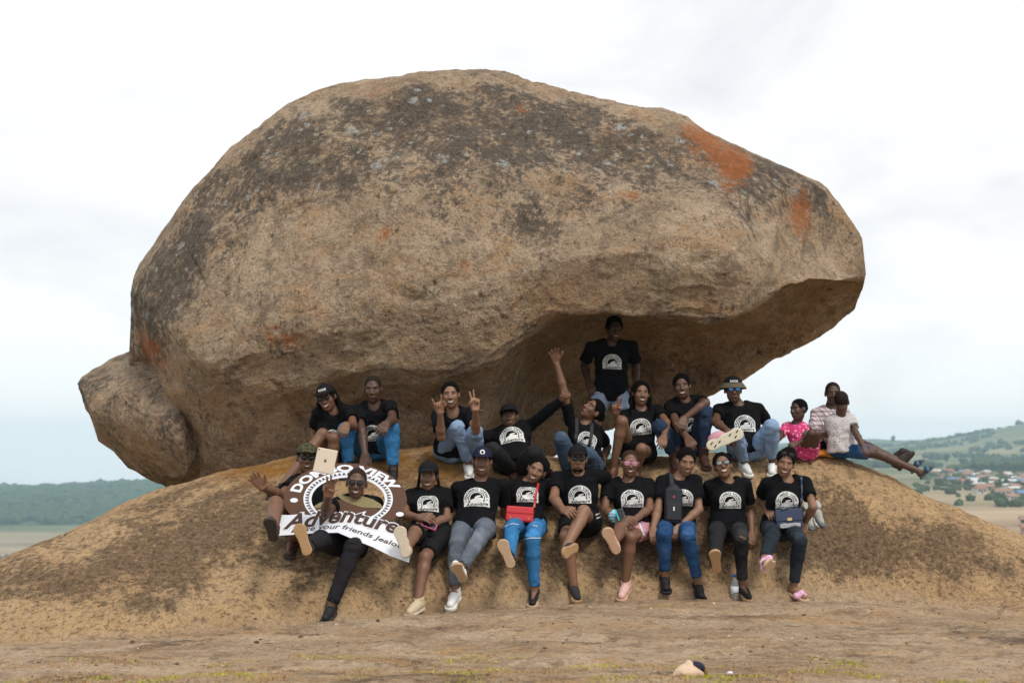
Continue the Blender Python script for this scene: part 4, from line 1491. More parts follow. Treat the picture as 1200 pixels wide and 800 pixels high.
    if hat:
        kind, mat, bmat = hat
        C = SDF()
        if kind == 'cap':
            C.ell(hl(0, 0.045, -0.010), np.array((0.086, 0.086, 0.104)) * k, hax, 0)
            C.plane(hl(0, 0.040, 0), -hu)
            Vc, Qc = C.build(0.006)
            co = child('cap', Vc, Qc, mat)
            C = SDF()
            C.ell(hl(0, 0.036, 0.105), np.array((0.076, 0.030, 0.085)) * k, hax, 0)
            C.ell(hl(0, 0.026, 0.10), np.array((0.088, 0.030, 0.10)) * k, hax, 0, 's')
            C.plane(hl(0, 0, 0.055), -hf)
            Vc, Qc = C.build(0.0042)
            child('brim', Vc, Qc, bmat, co)
            b = Builder(); b.box(hl(0, 0.1315, -0.012), 0.016 * k, 0.010 * k, 0.016 * k, hax)
            link('button', b.mesh('button', mat, False, base), co)
            bb = bvh_of(*C_last(Vc, Qc))
        else:                                  # bucket hat
            C.ell(hl(0, 0.060, -0.008), np.array((0.088, 0.078, 0.102)) * k, hax, 0)
            C.plane(hl(0, 0.050, 0), -hu)
            Vc, Qc = C.build(0.006)
            co = child('bucket_hat', Vc, Qc, mat)
            C = SDF()
            C.cone(hl(0, 0.066, -0.006), hl(0, 0.012, -0.004), 0.094 * k, 0.132 * k, 0, flat0=True, flat1=True)
            C.cone(hl(0, 0.056, -0.006), hl(0, 0.002, -0.004), 0.090 * k, 0.128 * k, 0, 's')
            Vc2, Qc2 = C.build(0.0055)
            child('brim', Vc2, Qc2, bmat, co)
        if sp.get('badge'):
            C = SDF()
            C.ell(hl(0, 0.045, -0.010) if kind == 'cap' else hl(0, 0.060, -0.008), (np.array((0.086, 0.086, 0.104)) if kind == 'cap' else np.array((0.088, 0.078, 0.102))) * k, hax, 0)
            Vx, Qx = C.build(0.008)
            hb = bvh_of(Vx, Qx)
            what = sp['badge']
            if what == 'o':
                a = np.linspace(0, 2 * math.pi, 21)
                A, Rr = np.meshgrid(a, np.array([0.012, 0.021]), indexing='ij')
                uv = np.stack([np.cos(A) * Rr, np.sin(A) * Rr], -1).reshape(-1, 2) + (0, 0.082); tr = tri_grid(21, 2)
            else:
                uv, tr = text2d(what, 0.03)
                uv = uv * (0.075 / (uv[:, 0].max() - uv[:, 0].min())) + (0, 0.070)
            pts = project(hb, uv * k, HC, hs, hu, hf, 0.003, 0.3)
            if pts is not None: child('badge', pts, tr, M_PRINT, co, smooth=False)
    # ---------------- glasses
    gl = sp.get('glasses')
    if gl:
        lm = {'dark': M_LENS, 'clear': plain('clear lens', (0.20, 0.22, 0.25), 0.15, 0.5, 0.02), 'pink': plain('pink lens', (0.42, 0.20, 0.30), 0.15, 0.6, 0.05), 'blue': plain('blue mirror lens', (0.06, 0.22, 0.62), 0.08, 1.0, 0.3, 12, 0, Metallic=0.7)}[gl]
        fm_ = plain('pink frame', (0.55, 0.25, 0.28), 0.35) if gl == 'pink' else M_FRAME
        onhead = sp.get('onhead', 0.0); dz = onhead
        fw = 0.103 if not onhead else 0.092
        B = Builder()
        cs = []
        for e in (-1, 1):
            a = np.linspace(0, 2 * math.pi, 15)
            B.tube([hl(0.031 * e + 0.0235 * math.cos(t), 0.004 + dz + 0.0195 * math.sin(t) * (1 if abs(math.sin(t)) < 0.9 else 0.94), fw - 0.004 * abs(math.cos(t)) ** 2) for t in a], 0.0026 * k, 6)
            B.tube([hl(0.054 * e, 0.010 + dz, fw - 0.004), hl(0.078 * e, 0.012 + dz, 0.04), hl(0.078 * e, 0.008 + dz * 0.5, -0.01)], 0.0026 * k, 6)
        B.tube([hl(-0.009, 0.008 + dz, fw), hl(0.009, 0.008 + dz, fw)], 0.003 * k, 6)
        fo = link('glasses', B.mesh('glasses', fm_, True, base), root)
        for e in (-1, 1):
            C = SDF(); C.ell(hl(0.031 * e, 0.004 + dz, fw - 0.003), np.array((0.0235, 0.0195, 0.006)) * k, hax, 0)
            Vc, Qc = C.build(0.0036)
            child('lens', Vc, Qc, lm, fo)
    # ---------------- top
    long_ = top == 'long'
    rx = np.array([0.182, 0.176, 0.150, 0.160, 0.166, 0.095]) * s * gb ** 0.7
    ry = np.array([0.142, 0.138, 0.112, 0.118, 0.106, 0.055]) * s * gb ** 0.7
    rx *= sp.get('loose', 1.0); ry *= sp.get('loose', 1.0)
    ts = [0.02 if (sp.get('lean', -1) > 0 and not key.isdigit()) else -0.10, 0.08, 0.36, 0.60, 0.84, 1.02]
    if top in ('tee', 'long', 'shirt', 'dress'):
        S = SDF()
        S.tube_profile(P, N, hd, side, ts, rx, ry, 0.02)
        for sh in (SR, SL): S.cone(N + (sh - N) * 0.30 - tors_up * 0.012 * s, sh - tors_up * 0.016 * s, 0.060 * s, 0.050 * s * g, 0.03)
        if not male and s > 0.8:
            for e in (-1, 1):
                S.ell(N - tors_up * 0.185 * s + side * 0.068 * e * s + tf * 0.080 * s, np.array((0.068, 0.072, 0.062)) * s, (side, tors_up, tf), 0.045)
        mat = sp.get('topmat', M_TEE)
        for sh, E, W in ((SR - tors_up * 0.014 * s, ER, WR), (SL - tors_up * 0.014 * s, EL, WL)):
            if sp.get('oneshoulder') and E is EL: continue
            if long_ or top == 'shirt':
                S.cone(sh, E, 0.054 * s * g, 0.049 * s * g, 0.025)
                S.cone(E, E + (W - E) * 0.93, 0.050 * s * g, 0.037 * s * g, 0.015, flat1=True)
            else:
                fr = sp.get('sleeve', 0.66)
                e1 = sh + (E - sh) * fr
                S.cone(sh, e1, 0.054 * s * g, 0.064 * s * g, 0.028, flat1=True)
        # openings
        S.cone(N - tors_up * 0.012 * s + tf * 0.022, N + tors_up * 0.12, 0.064 * s, 0.072 * s, 0.006, 's')
        if not (long_ or top == 'shirt'):
            for sh, E in ((SR, ER), (SL, EL)):
                fr = sp.get('sleeve', 0.66)
                e1 = sh + (E - sh) * fr; dd = nrm(E - sh)
                S.cone(e1 - dd * 0.03, e1 + dd * 0.03, 0.055 * s * g, 0.060 * s * g, 0.0, 's', flat0=True, flat1=True)
        V, Q = S.build(0.0085)
        Nn = vnormals(V, Q)
        w = np.stack([pn(V * 6), pn(V * 6 + 20), pn(V * 6 + 50)], 1) * 0.05
        fold = 0.010 * (1 - np.abs(pn((V + w) * np.array([7, 7, 11]) + 3)) * 2) * sstep(0.0, 0.5, 1 - np.clip((V - P) @ tors_up / np.linalg.norm(N - P), 0, 1)) + 0.005 * pn(V * 15 + kh(key) % 50)
        V = V + Nn * fold[:, None]
        nm = {'tee': 't_shirt', 'long': 'long_sleeve_shirt', 'shirt': 'checked_shirt', 'dress': 'dress'}[top]
        to = child(nm, V, Q, mat)
        bvhs.append(bvh_of(V, Q))
        if sp.get('logo', True) and not back:
            sb = bvh_of(V, Q)
            lr = 0.098 * s * sp.get('logosize', 1.0)
            cen = N - tors_up * sp.get('logoy', 0.205) * s + side * sp.get('logox', 0.0)
            VV, TT, MI, off0 = [], [], [], 0
            for uv, tr, mi, lay in LOGO:
                pts = project(sb, uv * np.array([lr, lr * 0.92]), cen, side, ortho(side, tors_up), tf, 0.0025 + 0.0015 * lay)
                if pts is None: continue
                # drop faces stretched over a silhouette
                ok = (np.ptp(pts[tr] @ tf, axis=1) < 0.05)
                VV.append(pts); TT.append(tr[ok] + off0); MI += [mi] * int(ok.sum()); off0 += len(pts)
            if VV: child('shirt_print', np.concatenate(VV), np.concatenate(TT), [M_PRINT, M_INK], to, MI)
    # ---------------- bottoms
    bm = bot[1]
    S = SDF()
    S.ell(P, np.array((0.160 * gb, 0.105, 0.115 * gb)) * s, (hd, nrm(np.cross(np.cross(hd, [0, 0, 1.0]), hd)) if False else np.array([0, 0, 1.0]), np.cross(hd, [0, 0, 1.0])), 0)
    S.cone(P, P + tors_up * 0.04 * s, 0.11 * s, 0.10 * s, 0.02)
    holes = []
    for sd in 'RL':
        K, A, td, fm = J[sd]; hip = HR if sd == 'R' else HL
        if bot[0] == 'jeans':
            e1 = K + (A - K) * (bot[2] if len(bot) > 2 else 0.90)
            S.cone(hip, K, 0.094 * s * gb, 0.066 * s * g, 0.03)
            S.cone(K, K + (A - K) * 0.3, 0.064 * s * g, 0.063 * s * g, 0.02)
            S.cone(K + (A - K) * 0.3, e1, 0.063 * s * g, 0.048 * s * g, 0.02, flat1=True)
            dd = nrm(A - K)
            holes.append((e1 - dd * 0.02, e1 + dd * 0.03, 0.041 * s * g, 0.043 * s * g))
        else:
            fr = bot[2] if len(bot) > 2 else 0.75
            e1 = hip + (K - hip) * fr
            S.cone(hip, e1, 0.097 * s * gb, 0.080 * s * g * (1.0 if bot[0] == 'shorts' else 0.9), 0.03, flat1=True)
            dd = nrm(K - hip)
            holes.append((e1 - dd * 0.02, e1 + dd * 0.03, 0.070 * s * g, 0.074 * s * g))
    for a, b_, r0, r1 in holes: S.cone(a, b_, r0, r1, 0, 's', flat0=True, flat1=True)
    V, Q = S.build(0.0088)
    Nn = vnormals(V, Q)
    kk = np.zeros(len(V))
    for sd in 'RL':
        K, A, td, fm = J[sd]
        kk += np.exp(-(np.linalg.norm(V - K, axis=1) / 0.10) ** 2) + 0.8 * np.exp(-(np.linalg.norm(V - A, axis=1) / 0.10) ** 2)
    kk += np.exp(-(np.linalg.norm(V - P, axis=1) / 0.2) ** 2)
    fold = 0.0075 * np.clip(kk + 0.2, 0, 1) * (1 - 2 * np.abs(pn((V + 0.03 * np.stack([pn(V * 9), pn(V * 9 + 7), pn(V * 9 + 13)], 1)) * np.array([11, 11, 24]) + 5 + kh(key) % 23))) + 0.004 * pn(V * 17)
    V = V + Nn * fold[:, None]
    bo = child({'jeans': 'trousers', 'shorts': 'shorts', 'tight': 'shorts'}[bot[0]], V, Q, bm)
    bvhs.append(bvh_of(V, Q)); sp['_bot'] = bo
    # ---------------- shoes
    for sd in 'RL':
        shoe = sp.get('shoe' + sd, sp.get('shoe'))
        if not shoe: continue
        K, A, td, fm = J[sd]
        make_shoe(child, shoe, A, td, foot_up(A, td, fm, K), s, root)
    # ---------------- small things worn
    info = dict(P=P, N=N, SR=SR, SL=SL, side=side, up=tors_up, f=tf, ER=ER, WR=WR, DR=DR, EL=EL, WL=WL, DL=DL, J=J, HC=HC, hax=hax, s=s, child=child, root=root, base=base, k=k, bvhs=bvhs + [bv], tee=bvhs[0], bot=bo, top=to)
    PEOPLE[key] = info
    return info


def C_last(V, Q):
    return V, Q


def foot_up(A, td, mode, K):
    if mode == 's':            # sole turned to the camera
        return ortho(td, (0, 1.0, 0.15))
    if mode == 'h':            # hanging, in line with the shin
        return ortho(td, K - A)
    return ortho(td, (0, 0, 1.0))


def make_shoe(child, shoe, A, td, up, s, root):
    kind, um, sm = shoe[:3]
    sd = np.cross(td, up)
    heel = A - td * 0.055 * s - up * 0.058 * s
    toe = A + td * 0.175 * s - up * 0.058 * s
    ax = np.stack([td, sd, up])
    def outline(S, grow, z0, z1):
        h0 = heel + td * 0.035 * s; t0 = toe - td * 0.045 * s
        ab = t0 - h0; L = np.linalg.norm(ab)
        def f(X, Y, Z):
            x, y, z = X - h0[0], Y - h0[1], Z - h0[2]
            a = x * td[0] + y * td[1] + z * td[2]; b = x * sd[0] + y * sd[1] + z * sd[2]; c = x * up[0] + y * up[1] + z * up[2]
            t = np.clip(a / L, 0, 1)
            d2 = np.sqrt((a - t * L) ** 2 + b * b) - (0.034 + 0.011 * t - 0.008 * np.sin(t * 3.14)) * s - grow
            return np.maximum(d2, np.maximum(z0 - c, c - z1))
        lo = np.minimum(h0, t0) - 0.08; hi = np.maximum(h0, t0) + 0.08
        S._add(f, lo, hi, 0, 'u')
    S = SDF(); outline(S, 0.004, -0.030 * s, -0.004 * s)
    V, Q = S.build(0.0052)
    if kind == 'sandal':
        name = 'sandal'
        S2 = SDF()
        S2.cone(A + td * 0.085 * s - sd * 0.045 * s - up * 0.055 * s, A + td * 0.085 * s + sd * 0.045 * s - up * 0.055 * s, 0.028 * s, 0.028 * s, 0)
        S2.cone(A + td * 0.085 * s - sd * 0.01 * s - up * 0.03 * s, A + td * 0.10 * s + sd * 0.01 * s - up * 0.03 * s, 0.026 * s, 0.026 * s, 0.02)
        V2, Q2 = S2.build(0.0055)
        n2 = vnormals(V2, Q2); V2 = V2 + n2 * (0.004 * pn(V2 * 90))[:, None]
        o = child('sandal', V2, Q2, um); child('sole', V, Q, sm, o)
        return
    S2 = SDF()
    S2.cone(A - td * 0.022 * s - up * 0.030 * s, A + td * 0.055 * s - up * 0.036 * s, 0.037 * s, 0.038 * s, 0.01)
    S2.cone(A + td * 0.055 * s - up * 0.036 * s, A + td * 0.135 * s - up * 0.047 * s, 0.036 * s, 0.029 * s, 0.02)
    top = {'sneaker': 0.010, 'loafer': -0.030, 'boot': 0.085, 'slipon': -0.026}[kind]
    if kind == 'boot':
        S2.cone(A - td * 0.01 * s - up * 0.02 * s, A - td * 0.005 * s + up * 0.09 * s, 0.042 * s, 0.048 * s, 0.02, flat1=True)
    else:
        S2.cone(A - td * 0.014 * s - up * 0.03 * s, A - td * 0.012 * s + up * (top + 0.012) * s, 0.041 * s, 0.043 * s, 0.015, flat1=True)
    S2.plane(A - up * 0.063 * s, -up)
    if kind == 'loafer': S2.plane(A - up * 0.020 * s + td * 0.05 * s, nrm(up + td * 0.12))
    V2, Q2 = S2.build(0.0056)
    o = child({'sneaker': 'sneaker', 'loafer': 'loafer', 'boot': 'boot', 'slipon': 'shoe'}[kind], V2, Q2, um)
    child('sole', V, Q, sm, o)
    if len(shoe) > 3:       # laces / buckle
        b = Builder()
        for q in range(4):
            c = A + td * (0.040 + 0.022 * q) * s + up * (0.003 - 0.0065 * q) * s
            b.tube([c - sd * 0.022 * s - up * 0.010 * s, c + up * 0.004, c + sd * 0.022 * s - up * 0.010 * s], 0.0035 * s, 5)
        V3 = np.concatenate(b.V); me = b.mesh('laces', shoe[3], True, np.array(root.location[:]))
        link('laces', me, o)


J_BLUE = cloth_mat('bright blue denim', (0.026, 0.130, 0.290), 0.2, 'denim')
J_BLUE2 = cloth_mat('mid blue denim', (0.014, 0.048, 0.125), 0.2, 'denim')
J_NAVY = cloth_mat('dark indigo denim', (0.016, 0.030, 0.062), 0.2, 'denim')
J_LIGHT = cloth_mat('light blue denim', (0.185, 0.265, 0.40), 0.15, 'denim')
J_PALE = cloth_mat('washed pale denim', (0.27, 0.33, 0.45), 0.15, 'denim')
J_GREY = cloth_mat('washed grey denim', (0.095, 0.112, 0.140), 0.2, 'denim')
J_INK = cloth_mat('blue black denim', (0.013, 0.018, 0.026), 0.2, 'denim')
J_BLACK = cloth_mat('black denim', (0.013, 0.013, 0.015), 0.2, 'denim')
J_TEAL = cloth_mat('grey blue denim', (0.045, 0.075, 0.115), 0.2, 'denim')
M_CHAR = cloth_mat('charcoal trousers', (0.020, 0.019, 0.022), 0.2)
M_PINKSH = cloth_mat('pink jersey', (0.55, 0.27, 0.28), 0.1)
M_BLK = plain('black rubber', (0.014, 0.014, 0.015), 0.6)
M_TANSOLE = plain('tan sole', (0.40, 0.25, 0.13), 0.75, 0.2, 0.25, 60, 0.004)
M_BEIGESOLE = plain('beige sole', (0.48, 0.34, 0.22), 0.75, 0.2, 0.2, 60, 0.004)
M_CREAMSOLE = plain('cream sole', (0.58, 0.50, 0.40), 0.7, 0.2, 0.15, 60, 0.004)
M_WHITESHOE = plain('white leather', (0.74, 0.74, 0.73), 0.5, 0.3, 0.05)
M_PINKSHOE = plain('pale pink leather', (0.66, 0.42, 0.37), 0.55, 0.3, 0.06)
M_GOLD = plain('pale gold canvas', (0.55, 0.45, 0.30), 0.5, 0.4, 0.2, 80)
M_BROWN = plain('brown leather', (0.085, 0.035, 0.024), 0.45, 0.4, 0.2)
M_DKSOLE = plain('worn dark sole', (0.055, 0.047, 0.042), 0.85, 0.2, 0.3, 70, 0.004)
M_CAPK = cloth_mat('black cap cloth', (0.012, 0.012, 0.014), 0.2)
M_CAPN = cloth_mat('navy cap cloth', (0.016, 0.017, 0.040), 0.2)


def camo_mat():
    m = NT('camouflage cloth'); v = m.obj()
    c = m.ramp(m.noise(v, 28, 2, 0.4), [(0.40, (0.02, 0.02, 0.016)), (0.46, (0.06, 0.065, 0.03)), (0.56, (0.10, 0.085, 0.05)), (0.62, (0.03, 0.03, 0.02))])
    return m.out(c, 0.9, None, spec=0.15)


M_CAMO = camo_mat()


def plaid_mat():
    m = NT('checked cotton'); v = m.obj()
    sx = m.n('SeparateXYZ', {0: v})
    def stripes(sock, f, w):
        return m.math('LESS_THAN', m.math('FRACT', m.math('MULTIPLY', sock, f)), w)
    a = stripes(m.math('ADD', sx.outputs[0], m.math('MULTIPLY', sx.outputs[1], 0.6)), 22, 0.42); b = stripes(sx.outputs[2], 22, 0.42)
    c = m.mix(m.math('MULTIPLY', a, 0.55), (0.62, 0.56, 0.57), (0.13, 0.055, 0.085))
    c = m.mix(m.math('MULTIPLY', b, 0.55), c, (0.13, 0.055, 0.085))
    return m.out(c, 0.88, m.bump(m.noise(v, 14, 3), 0.012, 0.6), spec=0.15)


def spotted_mat(name, base, spot, scl, rad):
    m = NT(name); v = m.obj()
    vo = m.n('TexVoronoi', {'Vector': v, 'Scale': scl, 'Randomness': 0.75})
    c = m.mix(m.math('LESS_THAN', vo.outputs['Distance'], rad), base, spot)
    return m.out(c, 0.88, m.bump(m.noise(v, 14, 3), 0.012, 0.6), spec=0.15)


M_PLAID = plaid_mat()
M_SPOT = spotted_mat('grey shirt with brown motifs', (0.47, 0.45, 0.46), (0.30, 0.20, 0.13), 34, 0.26)
M_PINKD = spotted_mat('pink flowered cloth', (0.60, 0.055, 0.19), (0.78, 0.45, 0.52), 30, 0.30)

SNK_BLK = ('sneaker', M_BLK, M_DKSOLE)
BACK = 'group sitting high on the dome under the boulder'
FRONT = 'group sitting along the front of the dome'

SPECS = {}
# ---- under the boulder, from its foot outwards
SPECS['F'] = dict(label='man standing upright under the overhang in black tee and pale denim shorts', sex='m', skin=3, P=(716, 462, 12.55), SR=(692, 405), SL=(741, 404), torso=0.48,
    H=(720, 386, 5, -4, 0), hair='flat', ER=(685, 429, -1), WR=(690, 449, 1), TR=(697, 462, 1), EL=(745, 430, -1), WL=(745, 452, 1), TL=(739, 462), hR='relax', hL='relax',
    KR=(696, 499, 1), AR=(695, 536, 'g'), FR=(693, 545), KL=(737, 500, 1), AL=(740, 534, 'g'), FL=(743, 545), bot=('shorts', J_PALE, 0.62), shoe=SNK_BLK, face='smile', logosize=0.95)
SPECS['A'] = dict(label='woman in black cap and round sunglasses leaning over, one bare leg stretched down', sex='f', skin=0, P=(393, 524), SR=(372, 482), SL=(411, 479), torso=0.46, lean=1,
    H=(383, 466, -8, -8, -14), hair='long', hat=('cap', M_CAPK, M_CAPK), badge='ROCK', glasses='dark', face='grin', ER=(369, 505, -1), WR=(369, 521, 1), TR=(367, 532), EL=(414, 499, 1), WL=(406, 497, 1), TL=(402, 509),
    KR=(378, 509, 1), AR=(331, 568, 'g'), FR=(309, 579), KL=(391, 514, 1), AL=(391, 549, 'g'), FL=(389, 556), bot=('shorts', M_CAPK, 0.55), shoe=SNK_BLK, logoy=0.25)
SPECS['B'] = dict(label='shaven headed man in bright blue jeans sitting with forearm across his knee', sex='m', skin=3, P=(437, 522), SR=(419, 479), SL=(458, 474), torso=0.46, lean=1,
    H=(437, 456, 0, -6, 0), hair='shaved', face='flat', ER=(424, 505, 1), WR=(428, 533, 1), TR=(426, 545), EL=(460, 492, 1), WL=(453, 496, 1), TL=(447, 506), hL='relax',
    KR=(405, 504, 1), AR=(408, 545, 'g'), FR=(405, 553), KL=(459, 503, 1), AL=(461, 550, 'g'), FL=(463, 558), bot=('jeans', J_BLUE), shoe=SNK_BLK, logoy=0.25)
SPECS['C'] = dict(label='woman in light jeans making hand signs with both raised hands', sex='f', skin=2, P=(530, 525), SR=(512, 485), SL=(549, 483), torso=0.46, lean=1,
    H=(528, 463, 0, 2, -4), hair='short', face='grin', squint=True, ER=(517, 512, 1), WR=(516, 483, 1), TR=(511, 463), EL=(558, 504, 1), WL=(557, 480, 1), TL=(557, 455), hR='horns', hL='v',
    KR=(536, 501, 1), AR=(549, 543, 'g'), FR=(552, 552), KL=(557, 506, 1), AL=(562, 540, 'g'), FL=(566, 549), bot=('jeans', J_LIGHT), shoe=('slipon', M_WHITESHOE, M_RUBBER), logoy=0.22)
SPECS['D'] = dict(label='man in black cap and long sleeved black shirt with both arms stretched wide', sex='m', skin=1, P=(602, 540), SR=(581, 507), SL=(621, 497), torso=0.45, lean=-1, top='long',
    H=(597, 489, -6, 8, -6), hair='short', hat=('cap', M_CAPK, M_CAPK), face='flat', ER=(553, 515, 1), WR=(553, 488, 1), TR=(555, 472), EL=(643, 481, 1), WL=(660, 467, 1), TL=(666, 454), hR='open', hL='grip',
    KR=(577, 527, 1), AR=(602, 551, 'g'), FR=(607, 559), KL=(626, 531, 1), AL=(640, 547, 'g'), FL=(656, 545, 'g'), bot=('jeans', J_BLACK), shoe=('sneaker', M_BROWN, M_DKSOLE), logosize=1.12)
SPECS['E'] = dict(label='woman throwing her head back with one arm raised and backpack straps on', sex='f', skin=0, P=(688, 545), SR=(668, 492), SL=(700, 503), torso=0.47, twist=0.02,
    H=(694, 481, -38, 38, 30), hair='tied', face='flat', ER=(661, 459, 1), WR=(652, 424, 1), TR=(648, 408), EL=(712, 524, -1), WL=(706, 541, 1), TL=(702, 550), hR='open', hL='relax', headfwd=0.03,
    KR=(657, 514, 1), AR=(664, 552, 'g'), FR=(665, 560), KL=(690, 532, 1), AL=(692, 560, 'g'), FL=(692, 570), bot=('jeans', J_TEAL), shoe=SNK_BLK, logox=-0.02, logosize=0.9)
SPECS['G'] = dict(label='smiling woman with long straight hair flashing fingers beside her bare knee', sex='f', skin=4, P=(748, 528), SR=(731, 486), SL=(771, 478), torso=0.45,
    H=(751, 461, 6, 2, 4), hair='long', face='grin', ER=(726, 505, 1), WR=(722, 483, 1), TR=(722, 466), EL=(781, 495, 1), WL=(778, 512, 1), TL=(776, 522), hR='v', hL='relax',
    KR=(729, 494, 1), AR=(719, 546, 'g'), FR=(715, 556), KL=(752, 526, 1), AL=(746, 550, 'g'), FL=(745, 559), bot=('shorts', M_CAPK, 0.5), shoe=('loafer', M_BROWN, M_DKSOLE), logoy=0.21)
SPECS['H'] = dict(label='laughing man hugging his knees in dark indigo jeans and brown boots', sex='m', skin=1, P=(804, 520), SR=(785, 474), SL=(819, 468), torso=0.45, lean=1,
    H=(799, 453, -8, 2, -3), hair='crop', face='grin', ER=(793, 496, 1), WR=(806, 513, 1), TR=(810, 524), EL=(827, 472, 1), WL=(802, 490, 1), TL=(797, 503),
    KR=(773, 500, 1), AR=(790, 536, 'g'), FR=(789, 546), KL=(826, 482, 1), AL=(825, 533, 'g'), FL=(826, 552), bot=('jeans', J_NAVY, 0.80), shoe=('boot', M_BROWN, M_BROWN), logoy=0.26, logosize=0.8, logox=0.04)
SPECS['I'] = dict(label='man in bucket hat and blue mirrored sunglasses with light jeans and white sneakers', sex='m', skin=1, P=(876, 523), SR=(842, 478), SL=(888, 477), torso=0.45, fat=1.06,
    H=(859, 457, -2, 0, 0), hair='short', hat=('bucket', M_CAPK, plain('olive hat cloth', (0.10, 0.085, 0.055), 0.9)), badge='ROCK', glasses='blue', face='flat', ER=(838, 494, 1), WR=(853, 505, 1), TR=(857, 519), EL=(899, 497, -1), WL=(898, 516, 1), TL=(898, 530),
    KR=(862, 511, 1), AR=(872, 541, 'g'), FR=(877, 555), KL=(904, 500, 1), AL=(905, 541, 'g'), FL=(900, 554), bot=('jeans', J_LIGHT, 0.86), shoe=('sneaker', M_WHITESHOE, M_RUBBER, M_RUBBER), logoy=0.22)
SPECS['J'] = dict(label='small girl in a pink one shoulder dress looking sideways from the crest', sex='f', skin=3, sc=0.70, P=(944, 527), SR=(920, 499), SL=(942, 499), torso=0.44, top='dress', topmat=M_PINKD, oneshoulder=True, logo=False,
    H=(936, 480, -58, 2, -4), hair='short', hk=1.0, face='flat', ER=(914, 511, 1), WR=(911, 517, 1), TR=(906, 511), EL=(944, 514, 1), WL=(934, 520, 1), TL=(926, 521), hR='open',
    KR=(951, 508, 1), AR=(938, 532, 'g'), FR=(930, 535), KL=(957, 508, 1), AL=(950, 533, 'g'), FL=(944, 537), bot=('shorts', M_PINKD, 0.45), sleeve=0.8)
SPECS['K'] = dict(label='man in a checked shirt half hidden behind the little boy on the crest', sex='m', skin=3, sc=0.95, P=(968, 524, 12.35), SR=(957, 483), SL=(989, 481), torso=0.42, top='shirt', topmat=M_PLAID, logo=False,
    H=(976, 461, -10, -2, 0), hair='shaved', face='flat', ER=(953, 503, 1), WR=(965, 510, 1), TR=(973, 515), EL=(996, 505, 1), WL=(985, 518, 1), TL=(975, 522),
    KR=(1004, 523, 1), AR=(1050, 540, 1), FR=(1064, 523, 'h'), KL=(1008, 520, -1), AL=(1045, 536, 1), FL=(1056, 522, 'h'), bot=('shorts', M_CAPK, 0.6), shoe=('slipon', M_DKSOLE, M_DKSOLE), hipturn=0.5)
SPECS['L'] = dict(label='little boy seen from behind in grey patterned tee and denim shorts', sex='m', skin=3, sc=0.74, P=(987, 526, 11.95), SR=(972, 491), SL=(997, 489), torso=0.43, back=True, loose=1.16, topmat=M_SPOT, logo=False,
    H=(986, 471, 160, 0, 0), hair='shaved', ER=(972, 508, -1), WR=(975, 522, -1), TR=(972, 530), EL=(1003, 507, 1), WL=(1012, 524, 1), TL=(1018, 531),
    KR=(1029, 532, 1), AR=(1077, 552, 1), FR=(1089, 541, 'h'), KL=(1026, 528, -1), AL=(1066, 546, 1), FL=(1076, 535, 'h'), bot=('shorts', J_BLUE2, 0.78), shoe=('sandal', plain('blue strap', (0.05, 0.13, 0.20), 0.6), plain('slate sole', (0.07, 0.10, 0.13), 0.8)), hipturn=0.5)
# ---- front row
SPECS['1'] = dict(label='man in camouflage cap and dark glasses throwing one open hand out', sex='m', skin=0, P=(356, 606), SR=(345, 564), SL=(374, 562), torso=0.42, lean=-1, twist=0.05,
    H=(359, 537, 16, 2, 4), hair='short', hat=('cap', M_CAMO, M_CAMO), glasses='dark', face='smile', ER=(329, 580, 1), WR=(308, 571, 1), TR=(295, 555), EL=(386, 592, 1), WL=(388, 610, 1), TL=(386, 622), hR='open', hL='grip',
    KR=(323, 590, 1), AR=(321, 618, 1), FR=(317, 600, 's'), KL=(346, 608, 1), AL=(343, 632, 'g'), FL=(342, 641), bot=('shorts', M_CAPK, 0.7), shoe=('sneaker', M_BROWN, M_DKSOLE), logo=False)
SPECS['2'] = dict(label='shaven man in sunglasses sticking out through the hole of the round board', sex='m', skin=1, P=(405, 628), SR=(397, 588), SL=(441, 588), torso=0.40, lean=1,
    H=(418, 566, 4, 0, 4), hair='shaved', glasses='dark', face='grin', ER=(382, 600, 1), WR=(385, 580, 1), TR=(386, 560), EL=(449, 606, -1), WL=(450, 622, -1), TL=(446, 632, -1), hR='three', hL='grip', headfwd=0.08,
    KR=(376, 632, 1), AR=(361, 640, 1), FR=(349, 605, 's'), KL=(415, 640, 1), AL=(388, 709, 'g'), FL=(384, 721), bot=('jeans', M_CHAR, 0.95), shoe=('sneaker', M_BLK, M_TANSOLE), shoeL=SNK_BLK, logo=False)
SPECS['3'] = dict(label='woman in black cap with braids, crossed arms and knee length black shorts', sex='f', skin=4, P=(505, 618), SR=(480, 578), SL=(522, 576), torso=0.44,
    H=(502, 558, -2, 0, 0), hair='braids', hat=('cap', M_CAPK, M_CAPK), face='grin', ER=(474, 603, 1), WR=(491, 606, 1), TR=(508, 606), EL=(523, 607, 1), WL=(503, 615, 1), TL=(490, 617), hR='relax', hL='relax',
    KR=(486, 624, 1), AR=(476, 643, 1), FR=(469, 617, 's'), KL=(498, 653, 1), AL=(490, 703, 'g'), FL=(480, 716), bot=('shorts', M_CAPK, 0.86), shoe=('sneaker', M_GOLD, M_CREAMSOLE, M_RUBBER), logoy=0.22, logosize=0.88)
